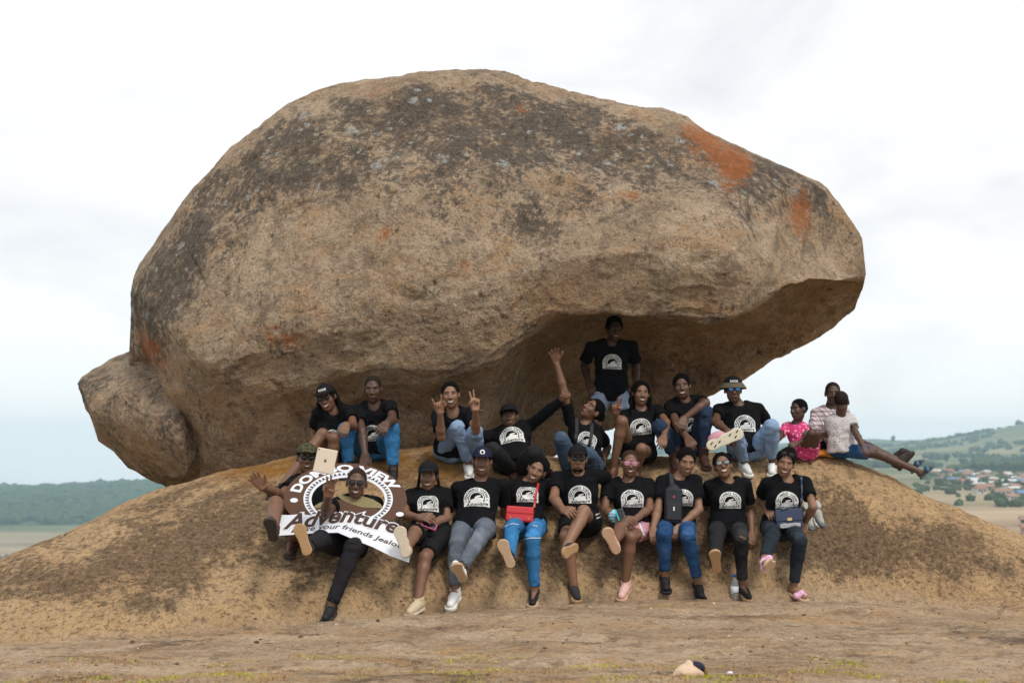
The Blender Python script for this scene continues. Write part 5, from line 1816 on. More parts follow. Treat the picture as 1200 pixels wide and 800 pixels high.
SPECS['4'] = dict(label='man in navy cap with white ring badge, grey jeans and white sneakers', sex='m', skin=0, P=(555, 612), SR=(536, 570), SL=(590, 567), torso=0.46, fat=1.06,
    H=(565, 541, 0, 0, 3), hair='short', hat=('cap', M_CAPN, M_CAPN), badge='o', face='grin', ER=(534, 600, -1), WR=(535, 623, -1), TR=(536, 632), EL=(592, 600, -1), WL=(585, 623, -1), TL=(584, 632),
    KR=(536, 637, 1), AR=(533, 692, 'g'), FR=(527, 712), KL=(569, 620, 1), AL=(539, 667, 1), FL=(531, 653, 's'), bot=('jeans', J_GREY), shoe=('sneaker', M_WHITESHOE, M_BEIGESOLE, M_RUBBER), shoeR=('sneaker', M_WHITESHOE, M_RUBBER, M_RUBBER), logosize=1.1)
SPECS['5'] = dict(label='woman tilting her head in bright blue ripped jeans with gold buckle loafers', sex='f', skin=2, P=(617, 608), SR=(596, 568), SL=(642, 567), torso=0.44,
    H=(629, 551, -6, 0, 24), hair='bunr', face='grin', ER=(589, 600, -1), WR=(586, 626, 1), TR=(587, 640), EL=(645, 597, -1), WL=(645, 625, 1), TL=(646, 640),
    KR=(600, 619, 1), AR=(597, 654, 1), FR=(588, 632, 's'), KL=(624, 631, 1), AL=(626, 690, 'g'), FL=(623, 709), bot=('jeans', J_BLUE, 0.94), shoe=('loafer', M_BLK, M_BEIGESOLE), logosize=0.95)
SPECS['6'] = dict(label='man in black cap and square sunglasses with black striped shorts and a beard', sex='m', skin=2, P=(680, 606), SR=(653, 558), SL=(702, 555), torso=0.47,
    H=(677, 538, 0, 0, 2), hair='short', hat=('cap', M_CAPK, M_CAPK), glasses='dark', face='flat', beard=True, ER=(649, 584, 1), WR=(660, 597, 1), TR=(670, 599), EL=(714, 562, -1), WL=(722, 566, -1), TL=(728, 566),
    KR=(664, 628, 1), AR=(672, 684, 'g'), FR=(677, 702), KL=(684, 600, 1), AL=(663, 642, 1), FL=(651, 648, 's'), bot=('shorts', M_CAPK, 0.72), shoe=('slipon', plain('charcoal mesh', (0.035, 0.033, 0.035), 0.8), M_TANSOLE), logosize=1.0)
SPECS['7'] = dict(label='woman in pink tinted glasses, pink shorts and pale pink sneakers', sex='f', skin=0, P=(744, 611), SR=(711, 567), SL=(760, 565), torso=0.46,
    H=(738, 543, 0, 0, 3), hair='shaved', glasses='pink', face='grin', ER=(709, 597, 1), WR=(727, 609, 1), TR=(741, 609), EL=(761, 596, 1), WL=(743, 609, 1), TL=(730, 612), hR='relax', hL='grip',
    KR=(727, 620, 1), AR=(719, 637, 1), FR=(709, 617, 's'), KL=(739, 630, 1), AL=(733, 683, 'g'), FL=(724, 700), bot=('tight', M_PINKSH, 0.70), shoe=('sneaker', M_PINKSHOE, plain('pink tan sole', (0.52, 0.33, 0.22), 0.75), M_PINKSHOE), logosize=1.0)
SPECS['8'] = dict(label='smiling person in mid blue cropped jeans looking down, black slip on shoes', sex='f', skin=2, P=(792, 608), SR=(775, 562), SL=(816, 561), torso=0.46,
    H=(804, 541, 4, -10, 6), hair='crop', face='smile', squint=True, ER=(771, 597, 1), WR=(765, 620, 1), TR=(768, 636), EL=(819, 597, 1), WL=(796, 617, 1), TL=(787, 633),
    KR=(778, 626, 1), AR=(779, 674, 'g'), FR=(779, 693), KL=(806, 628, 1), AL=(818, 683, 'g'), FL=(820, 705), bot=('jeans', J_BLUE2, 0.86), shoe=('slipon', M_BLK, M_BLK), logox=0.03, logosize=0.92)
SPECS['9'] = dict(label='laughing woman in glasses tipping her head back, black jeans torn at the knee', sex='f', skin=4, P=(853, 612), SR=(831, 567), SL=(874, 565), torso=0.46,
    H=(847, 546, -8, 16, -8), hair='tied', glasses='clear', face='grin', ER=(826, 598, -1), WR=(823, 626, 1), TR=(822, 640), EL=(879, 598, -1), WL=(881, 625, 1), TL=(883, 640),
    KR=(840, 626, 1), AR=(837, 657, 1), FR=(835, 639, 's'), KL=(868, 630, 1), AL=(870, 684, 'g'), FL=(876, 702), bot=('jeans', J_BLACK, 0.88), shoe=('loafer', M_BLK, M_TANSOLE), logosize=0.95)
SPECS['10'] = dict(label='woman with sunglasses pushed up on piled hair, dark jeans and fluffy slide sandals', sex='f', skin=2, P=(914, 610), SR=(899, 564), SL=(945, 563), torso=0.46,
    H=(920, 543, -8, -4, 12), hair='updo', glasses='dark', onhead=0.085, face='grin', ER=(891, 584, -1), WR=(899, 598, 1), TR=(906, 604), EL=(953, 594, 1), WL=(943, 612, -1), TL=(940, 626),
    KR=(905, 628, 1), AR=(895, 656, 1), FR=(888, 655, 's'), KL=(937, 634, 1), AL=(930, 686, 'g'), FL=(945, 702), bot=('jeans', J_INK, 0.90), shoe=('sandal', plain('pink fluff', (0.72, 0.42, 0.60), 0.95, 0.1, 0.2, 120), M_BEIGESOLE), logosize=1.0)

for _k, _s in SPECS.items():
    _s.setdefault('group', None)
    person(_k, _s)
print('POSE', WARN)


# ================================================================== things held, worn across the body, or lying about
from mathutils.geometry import tessellate_polygon


def front_depth(key, px, py):
    """depth at which the pixel's ray meets the person's clothes"""
    d = ray(px, py); n = nrm(d); best = 99
    for b in PEOPLE[key]['bvhs']:
        h = b.ray_cast(Vector(CAM), Vector(n), 40)
        if h[0] is not None: best = min(best, h[0][1])
    return best if best < 99 else PEOPLE[key]['P'][1]


def piece(name, V, F, mat, parent, base, smooth=True):
    return link(name, mesh_from(name, np.asarray(V) - base, F, [mat], smooth=smooth), parent)


def sdf_piece(name, S, h, mat, parent, base, rough=0.0):
    V, Q = S.build(h)
    if rough: V = V + vnormals(V, Q) * (rough * pn(V * 45))[:, None]
    return piece(name, V, Q, mat, parent, base)


def ribbon(pts, nrmls, w, th=0.003):
    """flat strap along pts"""
    pts = [np.asarray(p, float) for p in pts]
    V = []
    for i, p in enumerate(pts):
        d = nrm(pts[min(i + 1, len(pts) - 1)] - pts[max(i - 1, 0)])
        n = ortho(d, nrmls[i]); s = np.cross(d, n)
        V += [p - s * w / 2, p + s * w / 2, p + s * w / 2 + n * th, p - s * w / 2 + n * th]
    Q = []
    for i in range(len(pts) - 1):
        for k in range(4):
            Q.append((i * 4 + k, i * 4 + (k + 1) % 4, i * 4 + 4 + (k + 1) % 4, i * 4 + 4 + k))
    m = (len(pts) - 1) * 4
    Q += [(3, 2, 1, 0), (m, m + 1, m + 2, m + 3)]
    return np.array(V), np.array(Q)


def strap(name, key, pxs, w, mat, parent, base, lift=0.006):
    """strap over the clothes through the given pixels"""
    out = []
    pxs = np.array(pxs, float)
    t = np.linspace(0, len(pxs) - 1, 9 * (len(pxs) - 1) + 1)
    xs = np.interp(t, np.arange(len(pxs)), pxs[:, 0]); ys = np.interp(t, np.arange(len(pxs)), pxs[:, 1])
    dep = np.array([front_depth(key, a, b) for a, b in zip(xs, ys)])
    med = np.median(dep); dep = np.clip(dep, med - 0.2, med + 0.2)
    for i in range(2, len(dep) - 2): dep[i] = min(dep[i], (dep[i - 2] + dep[i + 2]) / 2 + 0.02)
    pts = [at(a, b, c - lift) for a, b, c in zip(xs, ys, dep)]
    V, Q = ribbon(pts, [CAMDIR] * len(pts), w)
    return piece(name, V, Q, mat, parent, base, False)


M_RED = plain('red leather', (0.52, 0.022, 0.030), 0.42, 0.45, 0.12, 30)
M_NAVY = plain('navy leather', (0.022, 0.035, 0.085), 0.45, 0.4, 0.15, 30)
M_SLING = plain('black nylon', (0.011, 0.013, 0.019), 0.6, 0.3, 0.2, 60)
M_BRASS = plain('brass fittings', (0.55, 0.40, 0.16), 0.3, 0.6, 0.05, 30, 0, Metallic=0.9)


def rbox(S, c, ax, sx, sy, sz, r=0.012, k=0.0):
    """rounded box"""
    c = np.asarray(c, float)
    h = np.array((sx, sy, sz)) / 2 - r
    def f(X, Y, Z):
        x, y, z = X - c[0], Y - c[1], Z - c[2]
        q = [np.abs(x * a[0] + y * a[1] + z * a[2]) - hh for a, hh in zip(ax, h)]
        o = np.sqrt(np.maximum(q[0], 0) ** 2 + np.maximum(q[1], 0) ** 2 + np.maximum(q[2], 0) ** 2)
        return o + np.minimum(np.maximum(q[0], np.maximum(q[1], q[2])), 0) - r
    R = math.sqrt(sx * sx + sy * sy + sz * sz) / 2
    S._add(f, c - R, c + R, k, 'u')


def tilt_axes(roll, pitch=0.0):
    r, p = math.radians(roll), math.radians(pitch)
    s = np.array([math.cos(r), 0, -math.sin(r)]); u = np.array([math.sin(r), 0, math.cos(r)])
    f = np.array([0, -1.0, 0])
    u2 = u * math.cos(p) - f * math.sin(p); f2 = f * math.cos(p) + u * math.sin(p)
    return s, u2, f2


def red_bag():
    key = '5'; px, py = 609, 603
    Y = front_depth(key, px, py) - 0.035
    c = at(px, py, Y); ax = tilt_axes(4, 12)
    o = link('handbag', None, label='small red leather handbag on the lap of the ripped jeans wearer', cat='handbag', loc=c)
    S = SDF(); rbox(S, c, ax, 0.235, 0.125, 0.075, 0.016); sdf_piece('bag_body', S, 0.006, M_RED, o, c)
    S = SDF(); rbox(S, c + ax[1] * 0.034 + ax[2] * 0.036, ax, 0.225, 0.062, 0.012, 0.006); sdf_piece('flap', S, 0.005, M_RED, o, c)
    b = Builder()
    for e in (-1, 1): b.box(c + ax[0] * 0.075 * e - ax[1] * 0.030 + ax[2] * 0.040, 0.010, 0.010, 0.006, ax)
    link('studs', b.mesh('studs', M_BRASS, False, c), o)
    strap('strap', key, [(626, 594), (628, 580), (631, 566)], 0.018, M_RED, o, c)
    b = Builder(); b.tube([c + ax[0] * 0.10 + ax[1] * 0.05, at(626, 592, Y)], 0.005, 6); link('chain', b.mesh('chain', M_BRASS, True, c), o)


def blue_bag():
    key = '10'; px, py = 924, 608
    Y = front_depth(key, px, py) - 0.035
    c = at(px, py, Y); ax = tilt_axes(-4, 10)
    o = link('shoulder_bag', None, label='navy shoulder bag with gold clasp and grey furry base on crossed dark jeans', cat='handbag', loc=c)
    S = SDF(); rbox(S, c, ax, 0.225, 0.155, 0.075, 0.014); sdf_piece('bag_body', S, 0.006, M_NAVY, o, c)
    S = SDF(); rbox(S, c + ax[1] * 0.030 + ax[2] * 0.036, ax, 0.230, 0.105, 0.014, 0.006); sdf_piece('flap', S, 0.005, M_NAVY, o, c)
    S = SDF(); rbox(S, c - ax[1] * 0.058 + ax[2] * 0.034, ax, 0.180, 0.040, 0.016, 0.007); sdf_piece('fur_trim', S, 0.005, plain('grey fur', (0.35, 0.35, 0.36), 0.95, 0.1, 0.5, 140), o, c, 0.005)
    b = Builder(); b.box(c - ax[1] * 0.006 + ax[2] * 0.046, 0.040, 0.024, 0.008, ax); link('clasp', b.mesh('clasp', M_BRASS, False, c), o)
    strap('strap', key, [(937, 598), (940, 580), (939, 559)], 0.014, M_NAVY, o, c)
    b = Builder(); b.tube([at(909, 597, Y), at(915, 598, Y - 0.03), at(928, 594, Y - 0.03), at(937, 594, Y)], 0.006, 6); link('handle', b.mesh('handle', M_NAVY, True, c), o)


def sling_bag():
    key = '8'; px, py = 789, 593
    Y = front_depth(key, px, py) - 0.03
    c = at(px, py, Y); ax = tilt_axes(3, 14)
    o = link('sling_bag', None, label='black nylon chest sling bag worn over the cropped jeans wearer tee', cat='bag', loc=c)
    S = SDF(); rbox(S, c, ax, 0.150, 0.300, 0.070, 0.020); S.ell(c + ax[1] * 0.15, (0.055, 0.05, 0.03), ax, 0.03); sdf_piece('bag_body', S, 0.007, M_SLING, o, c)
    S = SDF(); rbox(S, c - ax[1] * 0.055 + ax[2] * 0.034, ax, 0.130, 0.150, 0.022, 0.010); sdf_piece('pocket', S, 0.006, M_SLING, o, c)
    b = Builder(); b.box(c - ax[1] * 0.03 + ax[0] * 0.0 + ax[2] * 0.047, 0.012, 0.034, 0.005, ax); link('buckle', b.mesh('buckle', plain('steel', (0.6, 0.6, 0.58), 0.3, 0.5, 0.05, 30, 0, Metallic=0.8), False, c), o)
    b = Builder(); b.box(c + ax[1] * 0.075 + ax[2] * 0.036, 0.014, 0.014, 0.004, ax); link('badge', b.mesh('badge', M_RED, False, c), o)
    strap('strap', key, [(788, 574), (787, 562), (786, 554)], 0.036, M_SLING, o, c)


def backpack_straps():
    I = PEOPLE['E']; base = I['base']
    strap('backpack_strap', 'E', [(676, 489), (676, 505), (674, 520)], 0.030, M_SLING, I['root'], base)
    strap('backpack_strap', 'E', [(694, 495), (693, 510), (690, 524)], 0.030, M_SLING, I['root'], base)


def hand_point(key, side, fwd=0.08):
    I = PEOPLE[key]
    return I['W' + side] + I['D' + side] * fwd * I['s']


def small_held():
    # tablet
    h = hand_point('2', 'R', 0.13); Y = h[1] + 0.025
    q = [at(a, b, Y + dy) for a, b, dy in ((374, 524, 0.03), (395, 530, 0.03), (389, 554, 0), (367, 552, 0))]
    c = sum(q) / 4
    s = nrm((q[1] + q[2]) - (q[0] + q[3])); u = ortho(s, (q[0] + q[1]) - (q[2] + q[3])); f = np.cross(s, u)
    if f[1] > 0: f = -f
    o = link('tablet', None, label='pale gold tablet computer held up behind three raised fingers', cat='tablet', loc=c)
    S = SDF(); rbox(S, c, (s, u, f), 0.152, 0.185, 0.012, 0.005); sdf_piece('back_shell', S, 0.004, plain('champagne aluminium', (0.62, 0.52, 0.41), 0.4, 0.5, 0.04, 20, 0, Metallic=0.15), o, c)
    S = SDF(); S.ell(c + f * 0.0065, (0.011, 0.012, 0.002), (s, u, f), 0); S.ell(c + f * 0.0065 + u * 0.014 + s * 0.003, (0.004, 0.005, 0.002), (s, u, f), 0); sdf_piece('logo', S, 0.0018, plain('logo grey', (0.12, 0.10, 0.09), 0.3), o, c)
    S = SDF(); S.ell(c + f * 0.0065 + u * 0.076 - s * 0.062, (0.006, 0.006, 0.003), (s, u, f), 0); sdf_piece('camera_lens', S, 0.0022, M_LENS, o, c)
    # phone of the capped woman
    Y = front_depth('3', 503, 615) - 0.02
    c = at(503, 615, min(Y, hand_point('3', 'L')[1] - 0.01)); ax = tilt_axes(20, 40)
    o = link('phone', None, label='phone in a pink case held over black knee length shorts', cat='phone', loc=c)
    S = SDF(); rbox(S, c, ax, 0.125, 0.062, 0.011, 0.005); sdf_piece('case', S, 0.004, plain('hot pink plastic', (0.62, 0.06, 0.22), 0.4), o, c)
    S = SDF(); rbox(S, c + ax[2] * 0.006, ax, 0.108, 0.050, 0.004, 0.0018); sdf_piece('screen', S, 0.003, M_LENS, o, c)
    # phone with cyan case
    hh = hand_point('7', 'L', 0.06); c = at(728, 603, hh[1] - 0.02); ax = tilt_axes(-18, 20)
    o = link('phone', None, label='dark phone with cyan edge held by the wearer of pink glasses', cat='phone', loc=c)
    S = SDF(); rbox(S, c, ax, 0.060, 0.115, 0.010, 0.0045); sdf_piece('phone_body', S, 0.004, M_LENS, o, c)
    S = SDF(); rbox(S, c - ax[0] * 0.032 + ax[1] * 0.01, ax, 0.012, 0.105, 0.013, 0.004); sdf_piece('case_edge', S, 0.0035, plain('cyan plastic', (0.03, 0.48, 0.58), 0.4), o, c)
    # face mask pushed on a forearm
    I = PEOPLE['7']; a = I['ER'] + (I['WR'] - I['ER']) * 0.55; b_ = I['ER'] + (I['WR'] - I['ER']) * 0.85
    o = link('face_mask', None, label='light blue surgical mask wrapped round a bare forearm', cat='mask', loc=a)
    S = SDF(); S.cone(a, b_, 0.052, 0.046, 0, flat0=True, flat1=True)
    V, Q = S.build(0.006); V = V + vnormals(V, Q) * (0.004 * np.sin(V[:, 2] * 260))[:, None]
    piece('cloth', V, Q, plain('surgical blue', (0.30, 0.56, 0.68), 0.85, 0.2, 0.12, 20), o, a)
    bb = Builder(); bb.tube([a + (0, -0.05, 0.02), a + (0.02, -0.06, -0.02), b_ + (0, -0.05, -0.04)], 0.002, 5); link('ear_loop', bb.mesh('ear_loop', M_WHITESHOE, True, a), o)


def clog():
    Y = min(front_depth('I', 848, 514), hand_point('I', 'R')[1]) - 0.03
    c = at(849, 515, Y); ax = tilt_axes(-24, 0)
    o = link('clog', None, label='cream soled pink foam clog held against the light jeans', cat='shoe', loc=c)
    S = SDF()
    S.cone(c - ax[0] * 0.125, c + ax[0] * 0.02, 0.050, 0.046, 0.0); S.cone(c + ax[0] * 0.02, c + ax[0] * 0.125, 0.046, 0.056, 0.02)
    S.plane(c + ax[2] * 0.014, ax[2]); S.plane(c - ax[2] * 0.016, -ax[2])
    sdf_piece('sole', S, 0.006, plain('cream foam', (0.66, 0.60, 0.46), 0.7), o, c)
    for k, (a, b_) in enumerate([(-0.12, 0.015), (-0.10, -0.02), (-0.05, 0.0), (0.06, 0.018), (0.10, -0.018), (0.13, 0.02)]):
        S = SDF(); S.cone(c + ax[0] * (a - 0.010) + ax[1] * (b_ - 0.004) + ax[2] * 0.014, c + ax[0] * (a + 0.010) + ax[1] * (b_ + 0.008) + ax[2] * 0.014, 0.0055, 0.0055, 0)
        sdf_piece('tread_slot', S, 0.003, M_BLK, o, c)
    S = SDF(); S.ell(c - ax[0] * 0.05 + ax[1] * 0.045 - ax[2] * 0.035, (0.085, 0.052, 0.05), ax, 0); sdf_piece('upper', S, 0.007, plain('pink foam', (0.55, 0.27, 0.33), 0.7), o, c)


def loose_shoes():
    for k, (px, py, dx, lab) in enumerate([(957, 601, 0.45, 'grey and white chunky sneaker tucked behind the navy bag wearer, toe pointing down slope'), (946, 604, 0.3, 'grey and white sneaker mostly hidden by the arm beside the navy bag')]):
        A = on_ground(px, py - 8, 0.075)
        q = A + nrm(np.array([dx, -1, 0])) * 0.1
        td = nrm(np.array([dx, -1.0, (gz(q[0], q[1]) - gz(A[0], A[1])) / 0.1 * 1.0]))
        o = link('sneaker', None, label=lab, cat='shoe', loc=A)
        def child(name, V, Q, mats, parent=None, mi=None, smooth=True, attrs=None, A=A, o=o):
            return piece({'sneaker': 'upper'}.get(name, name), V, Q, mats, parent or o, A)
        up = ortho(td, (0, 0.15, 1.0))
        make_shoe(child, ('sneaker', plain('grey white mesh', (0.36, 0.37, 0.34), 0.7, 0.2, 0.2, 50), M_RUBBER, M_BLK), A, td, up, 1.05, o)
        S = SDF(); S.cone(A + td * 0.12 - up * 0.055, A + td * 0.165 - up * 0.055, 0.044, 0.036, 0); S.plane(A + td * 0.105, -td); S.plane(A - up * 0.04, up); S.plane(A - up * 0.064, -up)
        sdf_piece('toe_guard', S, 0.005, plain('slate rubber', (0.10, 0.11, 0.14), 0.6), o, A)


def bottle():
    b0 = on_ground(861, 702, 0.0)
    o = link('water_bottle', None, label='clear plastic water bottle with blue cap standing at the dome foot', cat='bottle', loc=b0)
    def lathe(prof, n=20):
        V = []; Q = []
        for r, z in prof:
            for k in range(n):
                a = 2 * math.pi * k / n; V.append((r * math.cos(a), r * math.sin(a), z))
        for i in range(len(prof) - 1):
            for k in range(n):
                Q.append((i * n + k, i * n + (k + 1) % n, (i + 1) * n + (k + 1) % n, (i + 1) * n + k))
        return np.array(V), np.array(Q)
    gm = NT('clear plastic')
    gm = gm.out((0.90, 0.95, 1.0), 0.08, None, spec=0.5, Transmission_Weight=0.85, IOR=1.15)
    V, Q = lathe([(0.001, 0.0), (0.030, 0.0), (0.033, 0.008), (0.033, 0.05), (0.031, 0.055), (0.033, 0.06), (0.033, 0.125), (0.030, 0.145), (0.018, 0.172), (0.0135, 0.180), (0.0135, 0.190)])
    link('bottle_wall', mesh_from('bottle_wall', V, Q, [gm]), o)
    V, Q = lathe([(0.0336, 0.062), (0.0342, 0.063), (0.0342, 0.108), (0.0336, 0.109)])
    link('paper_label', mesh_from('paper_label', V, Q, [plain('bottle label', (0.72, 0.76, 0.82), 0.6, 0.3, 0.12, 60)]), o)
    V, Q = lathe([(0.001, 0.186), (0.0155, 0.186), (0.016, 0.200), (0.014, 0.206), (0.001, 0.207)])
    link('screw_cap', mesh_from('screw_cap', V, Q, [plain('blue cap plastic', (0.02, 0.15, 0.62), 0.4)]), o)


def mustard_cloth():
    p = on_ground(957, 533, 0.01)
    c = np.array([p[0], p[1], gz(p[0], p[1]) + 0.02])
    o = link('mustard_jacket', None, label='mustard yellow folded cloth lying on the crest beside the girl', cat='jacket', loc=c)
    S = SDF()
    S.ell(c, (0.24, 0.10, 0.030), None, 0); S.ell(c + (0.05, -0.03, 0.012), (0.14, 0.07, 0.026), None, 0.02); S.ell(c + (-0.14, 0, 0.008), (0.10, 0.08, 0.026), None, 0.02)
    V, Q = S.build(0.009); V = V + vnormals(V, Q) * (0.012 * pn(V * np.array([14, 14, 26])))[:, None]
    piece('folded_body', V, Q, cloth_mat('mustard cloth', (0.52, 0.22, 0.03), 0.2), o, c)
    S = SDF(); S.cone(c + (0.10, -0.09, -0.005), c + (0.30, -0.06, -0.015), 0.028, 0.022, 0); V, Q = S.build(0.008)
    piece('sleeve', V + vnormals(V, Q) * (0.006 * pn(V * 30))[:, None], Q, cloth_mat('mustard cloth', (0.52, 0.22, 0.03), 0.2), o, c)


def lost_cap():
    p = at(809, 765, 7.62); z = gz(p[0], p[1])
    c = np.array([p[0], p[1], z + 0.004])
    o = link('cloth_cap', None, label='beige cloth cap with navy lining lying on the bare slab', cat='cap', loc=c)
    S = SDF(); S.cone(c + (-0.085, 0, 0.0), c + (-0.010, 0, 0.078), 0.020, 0.008, 0); S.cone(c + (-0.01, 0.0, 0.078), c + (0.055, 0, 0.012), 0.010, 0.022, 0.03); S.ell(c + (-0.015, 0.0, 0.02), (0.075, 0.06, 0.045), None, 0.03)
    S.plane(c - (0, 0, 0.03), (0, 0, -1))
    sdf_piece('crown', S, 0.006, plain('beige twill', (0.62, 0.46, 0.33), 0.85, 0.2, 0.1, 60), o, c, 0.003)
    S = SDF(); S.ell(c + (0.030, 0.012, 0.045), (0.058, 0.05, 0.038), None, 0); S.ell(c + (0.0, -0.02, 0.02), (0.07, 0.05, 0.048), None, 0, 's')
    sdf_piece('lining', S, 0.005, plain('navy lining', (0.014, 0.016, 0.035), 0.8), o, c)
    S = SDF(); S.cone(c + (0.070, 0.0, 0.048), c + (0.092, 0.0, 0.010), 0.010, 0.012, 0); sdf_piece('strap', S, 0.005, plain('brown strap', (0.16, 0.09, 0.04), 0.8), o, c)
    p = at(855, 766, 7.7); c = np.array([p[0], p[1], gz(p[0], p[1]) + 0.012])
    S = SDF(); S.ell(c, (0.018, 0.014, 0.012), None, 0); V, Q = S.build(0.004)
    V = V + vnormals(V, Q) * (0.005 * pn(V * 120))[:, None]
    link('paper_scrap', mesh_from('paper_scrap', V - c, Q, [plain('white paper', (0.75, 0.72, 0.75), 0.8)]), label='crumpled white paper scrap on the slab right of the beige cap', cat='litter', loc=c)


def photo_board():
    I = PEOPLE['2']
    Y0 = I['HC'][1] - 0.03
    tilt = math.radians(30)
    O = at(405, 586, Y0)
    nrmv = np.array([0.0, -math.cos(tilt), math.sin(tilt)])
    def W(px, py, lift=0.0):
        d = ray(px, py)
        return CAM + d * (((O - CAM) @ nrmv) / (d @ nrmv)) + nrmv * lift
    def Z(pts):                                   # zoom coordinates -> pixels
        return [(285 + a / 5.0, 500 + b / 5.0) for a, b in pts]
    o = link('photo_board', None, label='round brown cut out photo board lettered DOMBO VIEW Adventure held round a seated man', cat='sign', loc=O)
    brown = plain('brown print', (0.085, 0.036, 0.018), 0.55, 0.3, 0.08, 20); white = plain('white board print', (0.74, 0.77, 0.84), 0.5, 0.3, 0.03, 20)
    olive = plain('olive print', (0.22, 0.185, 0.085), 0.55, 0.3, 0.08, 20); dark = plain('dark brown lettering', (0.055, 0.026, 0.016), 0.55)
    def slab(name, grid_px, n, m, mat, l0, l1, par=o):
        g = np.array(grid_px)
        F = [W(a, b, l1) for a, b in g]; Bk = [W(a, b, l0) for a, b in g]
        V = np.array(F + Bk); k = n * m
        i = np.arange(n - 1)[:, None] * m + np.arange(m - 1)[None, :]
        q = np.stack([i, i + 1, i + m + 1, i + m], -1).reshape(-1, 4)
        Q = [q, q[:, ::-1] + k]
        e = np.concatenate([np.stack([np.arange(n - 1) * m, np.arange(1, n) * m], 1), np.stack([np.arange(n - 1) * m + m - 1, np.arange(1, n) * m + m - 1], 1)])
        Q.append(np.stack([e[:, 0], e[:, 1], e[:, 1] + k, e[:, 0] + k], 1))
        return piece(name, V, np.concatenate(Q), mat, par, O, False)
    def ring(name, ro, ri, co, ci, mat, l0, l1, a0=0, a1=360, n=73, lowcut=False):
        pts = []
        for a in np.radians(np.linspace(a0, a1, n)):
            for t in (0, 0.5, 1):
                pts.append(((co[0] + ro[0] * math.cos(a)) * (1 - t) + (ci[0] + ri[0] * math.cos(a)) * t, (co[1] - ro[1] * (0.80 if (lowcut and math.sin(a) < 0) else 1.0) * math.sin(a)) * (1 - t) + (ci[1] - ri[1] * math.sin(a)) * t))
        return slab(name, pts, n, 3, mat, l0, l1)
    def poly(name, pts, mat, l0, l1, par=o):
        P2 = Z(pts); n = len(P2)
        tr = tessellate_polygon([[Vector((a, -b, 0)) for a, b in P2]])
        F = [W(a, b, l1) for a, b in P2] + [W(a, b, l0) for a, b in P2]
        T = [tuple(t) for t in tr] + [tuple(x + n for x in t[::-1]) for t in tr]
        Q = [(i, (i + 1) % n, (i + 1) % n + n, i + n) for i in range(n)]
        return piece(name, np.array(F), [np.array(T), np.array(Q)], mat, par, O, False)
    ring('board_rim', (72.4, 43.6), (43.5, 26.0), (404.4, 586), (408, 585), brown, -0.005, 0.0, lowcut=True)
    wr = ring('white_ring', (52.4, 32), (43.0, 25.6), (408, 584.5), (408, 585), white, 0.0005, 0.0022)
    V, T = [], []
    for k in range(58):                           # zigzag printed on the ring
        a = math.radians(k * 360 / 58)
        for (r0, r1, da) in ((0.865, 0.965, 0.03),):
            q = [(408 + 52.4 * r * math.cos(a + d), 584.7 - 32 * r * math.sin(a + d)) for r, d in ((r0, 0), (r1, da), (r1, da + 0.034), (r0 + 0.02, 0.034))]
            n0 = len(V); V += [W(x, y, 0.0035) for x, y in q]; T += [(n0, n0 + 1, n0 + 2, n0 + 3)]
            q = [(408 + 52.4 * r * math.cos(a + d), 584.7 - 32 * r * math.sin(a + d)) for r, d in ((r0, 0.06), (r1, 0.03), (r1, 0.06), (r0 + 0.02, 0.092))]
            n0 = len(V); V += [W(x, y, 0.0035) for x, y in q]; T += [(n0, n0 + 1, n0 + 2, n0 + 3)]
    piece('ring_pattern', np.array(V), np.array(T), dark, wr, O, False)
    # arched name
    uv, tr = text2d('DOMBO VIEW', 0.045, 0, 1.02)
    uv = uv - (0, 0.35)
    wv = uv[:, 0].max() - uv[:, 0].min()
    ang = np.radians(93 - (uv[:, 0] - (uv[:, 0].min() + wv / 2)) / wv * 143)
    rr = 0.862 + (uv[:, 1]) * 0.235
    pts = np.array([W(404.4 + 72.4 * r * math.cos(a) + (1.5 if True else 0), 586 - 43.6 * (r if True else 0) * math.sin(a) , 0.003) for a, r in zip(ang, rr)])
    piece('arched_lettering', pts, tr, white, o, O, False)
    for (cx, cy) in Z([(298, 430), (918, 512)]):
        a = np.linspace(0, 2 * math.pi, 17)[:-1]
        V = np.array([W(cx, cy, 0.003)] + [W(cx + 4.6 * math.cos(t), cy + 2.6 * math.sin(t), 0.003) for t in a])
        piece('dot', V, np.array([(0, k + 1, (k + 1) % 16 + 1) for k in range(16)]), white, o, O, False)
    # rock artwork across the lower part of the hole
    poly('painted_rock', [(425, 470), (500, 448), (548, 425), (640, 440), (740, 470), (818, 488), (830, 540), (700, 545), (560, 545), (430, 520)], brown, -0.004, 0.002)
    poly('painted_rock_top', [(540, 392), (580, 402), (640, 412), (700, 406), (760, 424), (806, 452), (820, 478), (760, 474), (690, 470), (630, 450), (575, 425)], olive, -0.004, 0.003)
    poly('painted_rock_side', [(412, 468), (445, 446), (500, 430), (532, 440), (480, 462), (425, 478)], olive, -0.004, 0.003)
    st = poly('word_strip', [(205, 515), (270, 518), (330, 512), (420, 520), (480, 530), (560, 535), (640, 520), (700, 520), (760, 530), (830, 552), (905, 575), (940, 610), (985, 725), (970, 795), (860, 755), (760, 705), (660, 665), (590, 635), (555, 620), (400, 625), (180, 640)], white, 0.001, 0.006)
    def along(txt, x0, x1, bx, by, hgt, mat, lift, bold, name, par, shear=0.42):
        uv, tr = text2d(txt, bold, shear)
        t = (uv[:, 0] - uv[:, 0].min()) / (uv[:, 0].max() - uv[:, 0].min())
        x = x0 + (x1 - x0) * t
        y = np.interp(x, bx, by) - uv[:, 1] * hgt
        pts = np.array([W(285 + a / 5, 500 + b / 5, lift) for a, b in zip(x, y)])
        return piece(name, pts, tr, mat, par, O, False)
